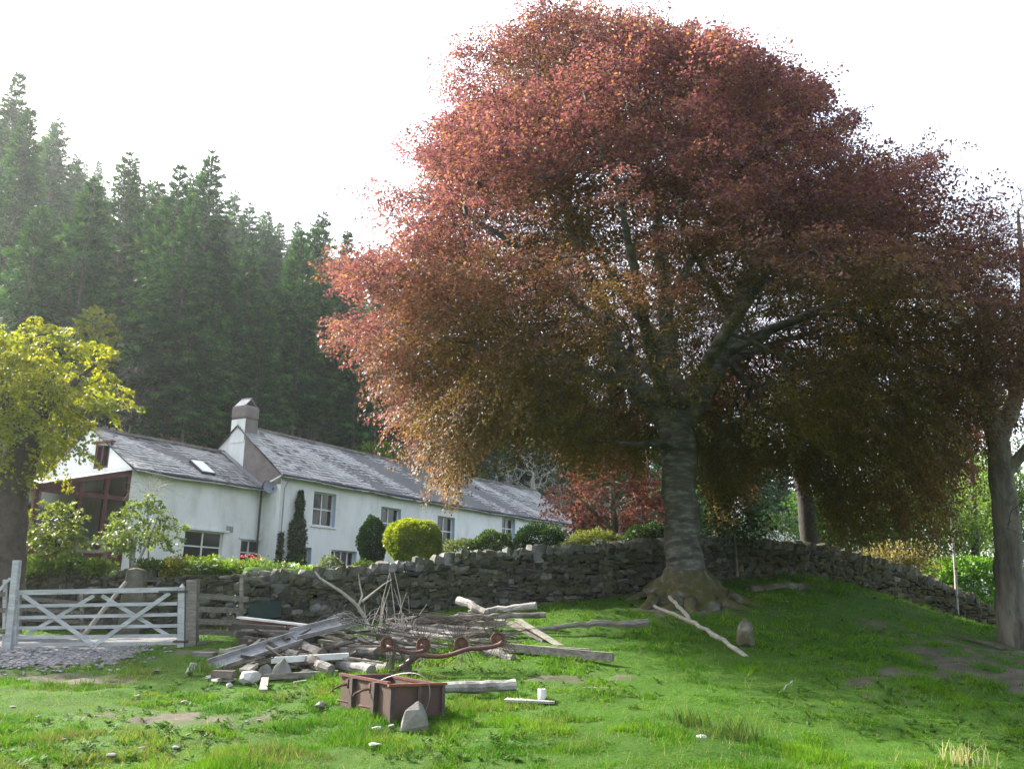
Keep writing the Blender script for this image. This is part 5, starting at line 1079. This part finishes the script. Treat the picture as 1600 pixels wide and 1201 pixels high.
    br([(582, 1000, 17.6), (572, 968, 17.6), (558, 945, 17.5), (535, 925, 17.4), (500, 903, 17.3), (492, 892, 17.3)], .045); br([(560, 947, 17.5), (566, 930, 17.5), (562, 912, 17.5), (560, 896, 17.5)], .025); br([(565, 940, 17.5), (585, 924, 17.6), (600, 912, 17.6), (612, 905, 17.7)], .022)
    for _ in range(15):
        x = rng.uniform(575, 640); h = rng.uniform(35, 110); l = rng.uniform(-18, 30); y0 = rng.uniform(985, 1005); br([(x, y0, 17.5), (x + l * .4, y0 - h * .5, 17.6), (x + l + rng.normal(0, 5), y0 - h, 17.7)], rng.uniform(.008, .016))
    for _ in range(60):
        x = rng.uniform(560, 650); y0 = rng.uniform(965, 1005); a = rng.uniform(-1, 1); br([(x, y0, 17.2), (x + 14 * a, y0 - rng.uniform(2, 16), 17.2), (x + 30 * a, y0 - rng.uniform(-4, 18), 17.3)], .006)
    e = empty('dead_shrub', root, 'pale leafless dead shrub standing in the pile before the grey wall', 'shrub'); mb.build('stem', M['twig_pale'], e)
    # brushwood among the logs
    bw = MB()
    for _ in range(70):
        x = rng.uniform(575, 805); y0 = rng.uniform(958, 1022); Yb = 15.6 + (1025 - y0) / 66 * 2.2 + rng.normal(0, .25); l = rng.uniform(25, 120); a = rng.normal(.06, .18); c_ = at(x, y0 + 4, Yb)
        q0 = at(x - l / 2, y0 - a * l / 2, Yb); q1 = at(x + l / 2, y0 + a * l / 2, Yb + rng.normal(0, .3)); m_ = (q0 + q1) / 2 + rng.normal(0, .04, 3); g = rng.uniform(.35, 1.5); bw.tube([q0, m_, q1], [rng.uniform(.006, .018)] * 2 + [.005], 5, np.array([1, .93, .85]) * g, cap=False)
    for _ in range(90):
        x = rng.uniform(385, 560); y0 = rng.uniform(985, 1040); Yb = 14.9 + (1045 - y0) / 60 * 2.0 + rng.normal(0, .2); l = rng.uniform(20, 70); a = rng.normal(.1, .25)
        q0 = at(x - l / 2, y0 - a * l / 2, Yb); q1 = at(x + l / 2, y0 + a * l / 2, Yb + rng.normal(0, .3)); g = rng.uniform(.2, .9); bw.beam(q0, q1, rng.uniform(.02, .1), rng.uniform(.015, .05), np.array([1, .93, .85]) * g)
    tag(bw.build('brushwood', M['brush']), kind='stuff')
    # wire tangle
    mb = MB(); c = at(541, 982, 17.2)
    for i in range(46):
        a = rng.uniform(0, 2 * PI); r = rng.uniform(.16, .3); tlt = nrm(rng.standard_normal(3) * .45 + np.array([.2, -1, .2])); u = nrm(np.cross(tlt, [0, 0, 1])); v_ = np.cross(u, tlt); th = np.linspace(0, rng.uniform(3, 6.2), 16) + a
        mb.tube(c + rng.normal(0, .1, 3) * np.array([1.4, .6, .7]) + (np.cos(th)[:, None] * u * 1.15 + np.sin(th)[:, None] * v_ * .8) * r, .0045, 3, cap=False)
    tag(mb.build('wire_netting', M['wire']), 'crumpled grey roll of wire netting in front of the wall', 'wire')
    # stones round the heap
    rock('slab_stone', 440, 1052, 14.6, (.2, .07, .17), 'triangular brown grey stone slab leaning in front of the white board', 'rock', 1, tip=.75, k=.15, sink=.15)
    rock('field_stone', 415, 1044, 14.9, (.13, .1, .11), 'pointed dark grey rock beside the triangular slab', 'rock', 2, tip=.5)
    rock('slab_stone', 480, 1050, 14.8, (.2, .1, .07), 'low wedge of grey stone behind the lying plank', 'rock', 3, tip=.4)
    rock('boulder', 390, 1068, None, (.17, .14, .12), 'rounded pale boulder on the grass by the brick block', 'rock_white', 4, k=.6, jit=.12)
    rock('field_stone', 298, 1052, None, (.12, .1, .11), 'white angular stone in front of the hinge post', 'rock_white', 5)
    rock('field_stone', 350, 1066, None, (.2, .12, .05), 'flat white stone below the brick block', 'rock_white', 6)
    rock('field_stone', 358, 1074, None, (.05, .05, .045), 'small white stone in front of the flat one', 'rock_white', 7)
    rock('field_stone', 328, 1062, None, (.1, .08, .05), 'pale stone left of centre between two white stones', 'rock_white', 8) ['label'] = 'pale low stone lying between the angular and the flat white stones'
    rock('boulder', 649, 1140, 11.15, (.18, .15, .175), 'upright grey green boulder with a pointed top before the rusty trough', 'rock', 21, tip=.5, k=.2, jit=.16, sink=.2)
    rock('field_stone', 613, 1138, None, (.055, .045, .03), 'small grey stone next to the pointed boulder', 'rock', 10)
    rock('field_stone', 588, 1139, None, (.08, .06, .02), 'flat pale stone in the grass before the trough', 'rock_white', 11)
    rock('field_stone', 500, 1105, None, (.09, .07, .05), 'grey stone beside a wood scrap on the open grass', 'rock', 12)
    rock('field_stone', 586, 1165, None, (.07, .06, .02), 'pale stone nearest the viewer below the trough', 'rock_white', 13)
    rock('stump_stone', 1165, 1010, None, (.17, .13, .25), 'mossy upright stone stump below the beech roots', 'bark_root', 14, tip=.3, sink=.1)
    rock('field_stone', 1096, 1157, None, (.075, .06, .04), 'white rounded stone by the rush tufts', 'rock_white', 15, k=.6)
    for px, py, s, i in ((75, 1170, .09, 0), (135, 1172, .1, 1), (222, 1170, .1, 2), (275, 1168, .09, 3), (175, 1182, .11, 4), (288, 1098, .11, 5), (215, 1088, .1, 6), (265, 1130, .08, 7), (385, 1128, .06, 8), (30, 1062, .07, 9), (245, 1048, .1, 10), (60, 1120, .06, 11), (310, 1152, .05, 12),
                         (420, 1110, .05, 13), (700, 1150, .04, 14), (930, 1120, .04, 15), (20, 1105, .08, 16), (345, 1175, .05, 17), (120, 1090, .05, 18), (150, 1140, .06, 19), (760, 1040, .05, 20), (1230, 940, .1, 21), (985, 1140, .05, 22), (405, 1125, .05, 23), (100, 1155, .05, 24)):
        rock('grass_stone', px, py, None, (s * .6, s * .45, s * .2), 'small pale stone half sunk in the grass', 'rock', 40 + i, group='small pale stones scattered in the grass', k=.5, sink=.5)
heap()

# ------------------------------------------------------------------ rusty trough (tractor transport box)
def trough():
    g_ = gp(612, 1131); A = at(610, 1065, g_[1]); z1 = A[2]; u = nrm(np.array([.85, .53, 0])); v = nrm(np.array([-.53, .85, 0])); wu, wv = .72, 1.5; drop = -.06
    zb = gz(A[0], A[1]) - .02; H = z1 - zb; q = lambda a, b, h: np.array([A[0], A[1], zb]) + u * a + v * b + np.array([0, 0, h + drop * a])
    e = empty('transport_box', (A[0], A[1], zb), 'rusty brown steel transport box standing empty on the grass', 'metal box')
    def panel(mb, a0, a1, b0, b1, h0, h1): mb.box(q((a0 + a1) / 2, (b0 + b1) / 2, (h0 + h1) / 2), u * (a1 - a0) / 2, v * (b1 - b0) / 2, np.array([0, 0, (h1 - h0) / 2]))
    t = .012; mb = MB(); panel(mb, t, wu - t, 0, t, 0, H - .03); mb.build('end_panel', M['rust'], e); mb = MB(); panel(mb, 0, t, 0, wv, 0, H - .03); mb.build('side_panel', M['rust'], e)
    mb = MB(); panel(mb, wu - t, wu, 0, wv, 0, H - .03); mb.build('side_panel', M['rust'], e); mb = MB(); panel(mb, t, wu - t, wv - t, wv, 0, H - .03); mb.build('end_panel', M['rust'], e); mb = MB(); panel(mb, t, wu - t, t, wv - t, .02, .035); mb.build('floor_panel', M['rust'], e)
    rim = MB(); panel(rim, -.03, wu + .03, -.03, .02, H - .03, H); rim.build('rim', M['rust_rim'], e); rim = MB(); panel(rim, -.03, .02, .021, wv + .03, H - .03, H + .001); panel(rim, wu - .02, wu + .03, .021, wv + .03, H - .03, H + .001); panel(rim, .021, wu - .021, wv - .02, wv + .03, H - .03, H); rim.build('rim', M['maroon'], e)
    for a in (.0, .36, wu - .04): mb = MB(); panel(mb, a, a + .045, -.028, -.001, 0, H - .031); mb.build('rib', M['dark_iron'], e)
    for b in (.32, 1.0): mb = MB(); panel(mb, -.06, -.001, b, b + .09, -.02, H - .031); mb.build('rib', M['dark_iron'], e)
    for b in (.47, 1.17):
        mb = MB(); mb.tube([q(-.02, b, H * .78), q(-.14, b + .02, H * .72), q(-.2, b + .1, H * .62), q(-.19, b + .16, H * .55)], [.016, .016, .014, .012], 7); mb.box(q(-.03, b, H * .78), u * .03, v * .025, np.array([0, 0, .06])); mb.build('hitch_hook', M['rust_iron'], e)
        mb = MB(); mb.tube([q(-.02, b - .1, H * .32), q(-.1, b + .12, H * .33), q(-.1, b + .17, H * .33)], [.014, .014, .018], 7); mb.build('hitch_pin', M['rust_iron'], e)
    # loose wire hoop springing from the box
    th = np.linspace(0, 1, 16); p0, p1, p2, p3 = q(.1, .55, H * .95), at(655, 1035, A[1] + .1), at(678, 1075, A[1] - .2), gp(658, 1124); P = np.array([(1 - t_) ** 3 * p0 + 3 * (1 - t_) ** 2 * t_ * (p1 + (p1 - p0) * .2) + 3 * (1 - t_) * t_ * t_ * (p2 + np.array([.09, 0, .05])) + t_ ** 3 * p3 for t_ in th])
    mb = MB(); mb.tube(P, .005, 5); tag(mb.build('wire_hoop', M['wire']), 'thin bent wire looping out of the rusty box to the ground', 'wire')
trough()
# ------------------------------------------------------------------ finger wheel hay rake
def rake():
    Y = 14.6; a = lambda px, py, dy=0: at(px, py, Y + dy); e = empty('hay_rake', gp(640, 1045), 'old maroon wheel hay rake with rusty hubs standing before the timber pile', 'farm machine')
    def smooth(pts, n=24):
        P = np.array(pts); s = np.linspace(0, len(P) - 1, n); Q = np.stack([np.interp(s, np.arange(len(P)), P[:, i]) for i in range(3)], -1)
        for _ in range(4): Q[1:-1] = (Q[:-2] + 2 * Q[1:-1] + Q[2:]) / 4
        return Q
    mb = MB(); mb.tube(smooth([a(604, 1010), a(622, 1016), a(640, 1019), a(664, 1025), a(690, 1027), a(712, 1021), a(728, 1012), a(745, 1013), a(765, 1012), a(782, 1007), a(786, 1002)]), .034, 10); mb.build('beam', M['maroon'], e, True)
    mb = MB(); mb.tube(smooth([a(636, 1018), a(652, 1019), a(663, 1016), a(665, 1010), a(657, 1008)], 14), .026, 8); mb.build('crank_arm', M['maroon'], e, True)
    mb = MB(); mb.tube(smooth([a(655, 1022), a(643, 1030), a(634, 1038), a(620, 1047)], 10), .045, 10); mb.build('pivot_tube', M['maroon'], e, True)
    mb = MB(); mb.box(a(645, 1024), np.array([.05, 0, 0]), np.array([0, .05, 0]), np.array([.0, 0, .07])); mb.build('clamp', M['dark_iron'], e)
    mb = MB(); mb.beam(a(617.5, 998), a(613.5, 1045), .04, .055, up=(0, 1, 0)); mb.build('mast', M['dark_iron'], e); mb = MB(); mb.beam(a(620, 1006, -.05), a(636, 1042, -.05), .02, .07, up=(0, 1, 0)); mb.build('stay_bar', M['dark_iron'], e)
    mb = MB(); mb.box(a(636, 1044), np.array([.07, 0, 0]), np.array([0, .06, 0]), np.array([0, 0, .05])); mb.beam(a(608, 1050), a(652, 1050), .05, .05); mb.build('foot', M['dark_iron'], e)
    rng = np.random.default_rng(5)
    for (px, py, dy) in ((605, 1006, .3), (661, 1007, .35), (720, 1006, .3), (777, 999, .25)):
        c = a(px, py, dy); f = nrm(np.array([.35, -.9, .1])); sx = nrm(np.cross(f, [0, 0, 1])); sy = np.cross(sx, f); mb = MB(); n = 22; an = np.arange(n) * 2 * PI / n; rings = [(.115, .0), (.115, .03), (.095, .035), (.085, .015), (.05, .02), (.045, .05), (.0, .055)]
        V = np.concatenate([c + (np.cos(an)[:, None] * sx + np.sin(an)[:, None] * sy) * r + f * h for r, h in rings]); i = np.arange(len(rings) - 1)[:, None] * n; j = np.arange(n)[None]; k = (j + 1) % n; mb.add(V, np.stack([i + j, i + n + j, i + n + k, i + k], -1).reshape(-1, 4)); w_ = mb.build('rake_wheel', M['rust_iron'], e, False)
        tn = MB()
        for q in range(30):
            an_ = q * 2 * PI / 30 + rng.normal(0, .05); dr = math.cos(an_) * sx + math.sin(an_) * sy; tg = -math.sin(an_) * sx + math.cos(an_) * sy; l = rng.uniform(.28, .44); tn.tube([c + dr * .1, c + dr * (l * .7) + tg * .05, c + dr * l + tg * .14], [.006, .005, .004], 3, cap=False)
        t_ = tn.build('tines', M['dark_iron'], None); t_.parent = w_
rake()

# ------------------------------------------------------------------ grass
def grass():
    rng = np.random.default_rng(17); NT = 62000
    u = rng.random(NT); y0, y1 = 9.0, 25.0; y = 1 / (1 / y0 + u * (1 / y1 - 1 / y0)); x = rng.uniform(-.62, .62, NT) * y
    dm = dirt_mask(x, y); k = (y < wall_y(x) - .05) & ~on_track(x + rng.normal(0, .16, NT), y + rng.normal(0, .3, NT)) & (rng.random(NT) > dm * .93) & (np.hypot(x - _ctl[12][0], (y - 20.3) * .8) > 1.0)
    x, y = x[k], y[k]; z = gbump(x, y); n = len(x); B = 7; kk = np.repeat(np.arange(n), B); T = len(kk)
    pat = n2(x, y, .45, 31) * .35 + n2(x, y, 1.6, 32) * .35 + n2(x, y, 4.5, 34) * .3; hp_ = ss(1, .4, np.hypot((x + 2.2) / 4.2, (y - 16.4) / 2.2)); tall = (1 + .7 * hp_) * (.45 + 1.5 * ss(.45, .8, n2(x, y, .9, 33) * .5 + n2(x, y, 3.2, 35) * .5))
    h = rng.uniform(.022, .065, T) * tall[kk] * np.interp(y, [9, 16, 25], [1, 1.1, 1.3])[kk]; a = rng.uniform(0, 2 * PI, T); wd = rng.uniform(.0035, .007, T) * np.interp(y, [9, 25], [1, 2.2])[kk]
    b = np.stack([x[kk] + rng.normal(0, .035, T), y[kk] + rng.normal(0, .035, T), z[kk] - .015], -1); sd = np.stack([np.cos(a), np.sin(a), 0 * a], -1) * wd[:, None]; ln = np.stack([rng.normal(0, .5, T), rng.normal(0, .5, T), np.ones(T)], -1) * h[:, None]
    V = np.stack([b - sd, b + sd, b + ln], 1).reshape(-1, 3); c = mixc((.034, .112, .005), (.102, .21, .009), np.clip((pat[kk] - .33) * 2.9 + rng.normal(0, .2, T), 0, 1)) * rng.uniform(.75, 1.25, (T, 1)); dead = ss(.5, .72, n2(x, y, 1.1, 36) * .6 + n2(x, y, 5, 37) * .4)[kk] * .45 * ss(3, -3, x)[kk] + .05; c[rng.random(T) < dead] = (.17, .15, .075)
    mb = MB(); mb.add(V, np.arange(T * 3).reshape(-1, 3), np.repeat(c, 3, 0))
    # broad-leaved weeds, dead stalks and fallen copper leaves among the blades
    nw = 2600; i = rng.integers(0, n, nw); wl = (n2(x[i], y[i], .8, 51) > .52); i = i[wl]; k6 = np.repeat(i, 6); q = len(k6); aa = rng.uniform(0, 2 * PI, q)
    leaves(mb, rng, np.stack([x[k6] + rng.normal(0, .01, q), y[k6] + rng.normal(0, .01, q), z[k6] + .012], -1), np.stack([np.cos(aa), np.sin(aa), rng.uniform(.15, .8, q)], -1), np.array([0, 0, 1.]) + rng.normal(0, .25, (q, 3)), rng.uniform(.04, .1, q), .45, mixc((.025, .075, .012), (.06, .12, .02), rng.random(q)))
    i = rng.integers(0, n, 2600); q = len(i); aa = rng.uniform(0, 2 * PI, q); b = np.stack([x[i], y[i], z[i]], -1); sd = np.stack([np.cos(aa), np.sin(aa), 0 * aa], -1) * .0022 * np.interp(y[i], [9, 25], [1, 2])[:, None]; ln = np.stack([rng.normal(0, .45, q), rng.normal(0, .45, q), np.ones(q)], -1) * rng.uniform(.06, .17, (q, 1))
    mb.add(np.stack([b - sd, b + sd, b + ln], 1).reshape(-1, 3), np.arange(q * 3).reshape(-1, 3), np.repeat(mixc((.16, .14, .07), (.3, .27, .15), rng.random(q)), 3, 0))
    tag(mb.build('grass', M['grass']), kind='stuff'); print('blades', T)
grass()
def tuft(px, py, h, n, label, col, r=.12, seed=0, name='rush_tuft', Y=None):
    rng = np.random.default_rng(seed + 800); g = gp(px, py) if Y is None else at(px, py, Y); mb = MB(); b = np.stack([g[0] + rng.normal(0, r, n), g[1] + rng.normal(0, r, n), np.full(n, g[2] - .03)], -1); hh = h * rng.uniform(.5, 1.1, n); a = rng.uniform(0, 2 * PI, n)
    ln = np.stack([rng.normal(0, .2, n), rng.normal(0, .2, n), np.ones(n)], -1) * hh[:, None]; sd = np.stack([np.cos(a), np.sin(a), 0 * a], -1) * .005; m = b + ln * .55; t = b + ln * np.array([1.35, 1.35, .95])
    V = np.stack([b - sd, b + sd, m + sd * .8, t, m - sd * .8], 1).reshape(-1, 3); mb.add(V, np.arange(n * 5).reshape(-1, 5), np.repeat(mixc(col[0], col[1], rng.random(n)), 5, 0)); tag(mb.build(name, M['grass']), label, 'plant')
RU = ((.04, .085, .015), (.1, .14, .035))
tuft(1076, 1137, .3, 150, 'dark rush tuft on the slope above the white stone', RU, seed=1); tuft(1150, 1150, .28, 140, 'rush tuft mixed with brown stems beside the other tuft', RU, r=.14, seed=2); tuft(1108, 1152, .16, 160, 'short rush clump just behind the white stone', RU, r=.1, seed=3)
tuft(1500, 1196, .3, 60, 'dry straw coloured stems at the bottom of the bank', ((.3, .26, .14), (.42, .38, .24)), r=.12, seed=4); tuft(1440, 1200, .16, 50, 'thin straw tuft below the dry stems', ((.2, .2, .08), (.35, .32, .18)), r=.14, seed=5)
tuft(990, 1108, .12, 70, 'small dark rush sprig on the open grass', RU, r=.05, seed=6); tuft(324, 1046, .16, 240, 'nettle clump at the low end of the metal channel', ((.05, .1, .02), (.1, .16, .04)), r=.15, seed=7, name='nettle_clump', Y=14.9)

# ------------------------------------------------------------------ thin haze volume added to imitate lens glare
def glare_haze():
    mb = MB(); mb.box((0, 300, 38), (560, 0, 0), (0, 660, 0), (0, 0, 43)); m = bpy.data.materials.new('glare_haze'); m.use_nodes = True; t = m.node_tree; t.nodes.remove(t.nodes['Principled BSDF'])
    v = t.nodes.new('ShaderNodeVolumePrincipled'); v.inputs['Color'].default_value = (.9, .95, 1, 1); v.inputs['Density'].default_value = .00034; v.inputs['Anisotropy'].default_value = .65
    t.links.new(v.outputs[0], t.nodes['Material Output'].inputs['Volume']); o = mb.build('glare_haze', m); o['kind'] = 'stuff'
glare_haze()
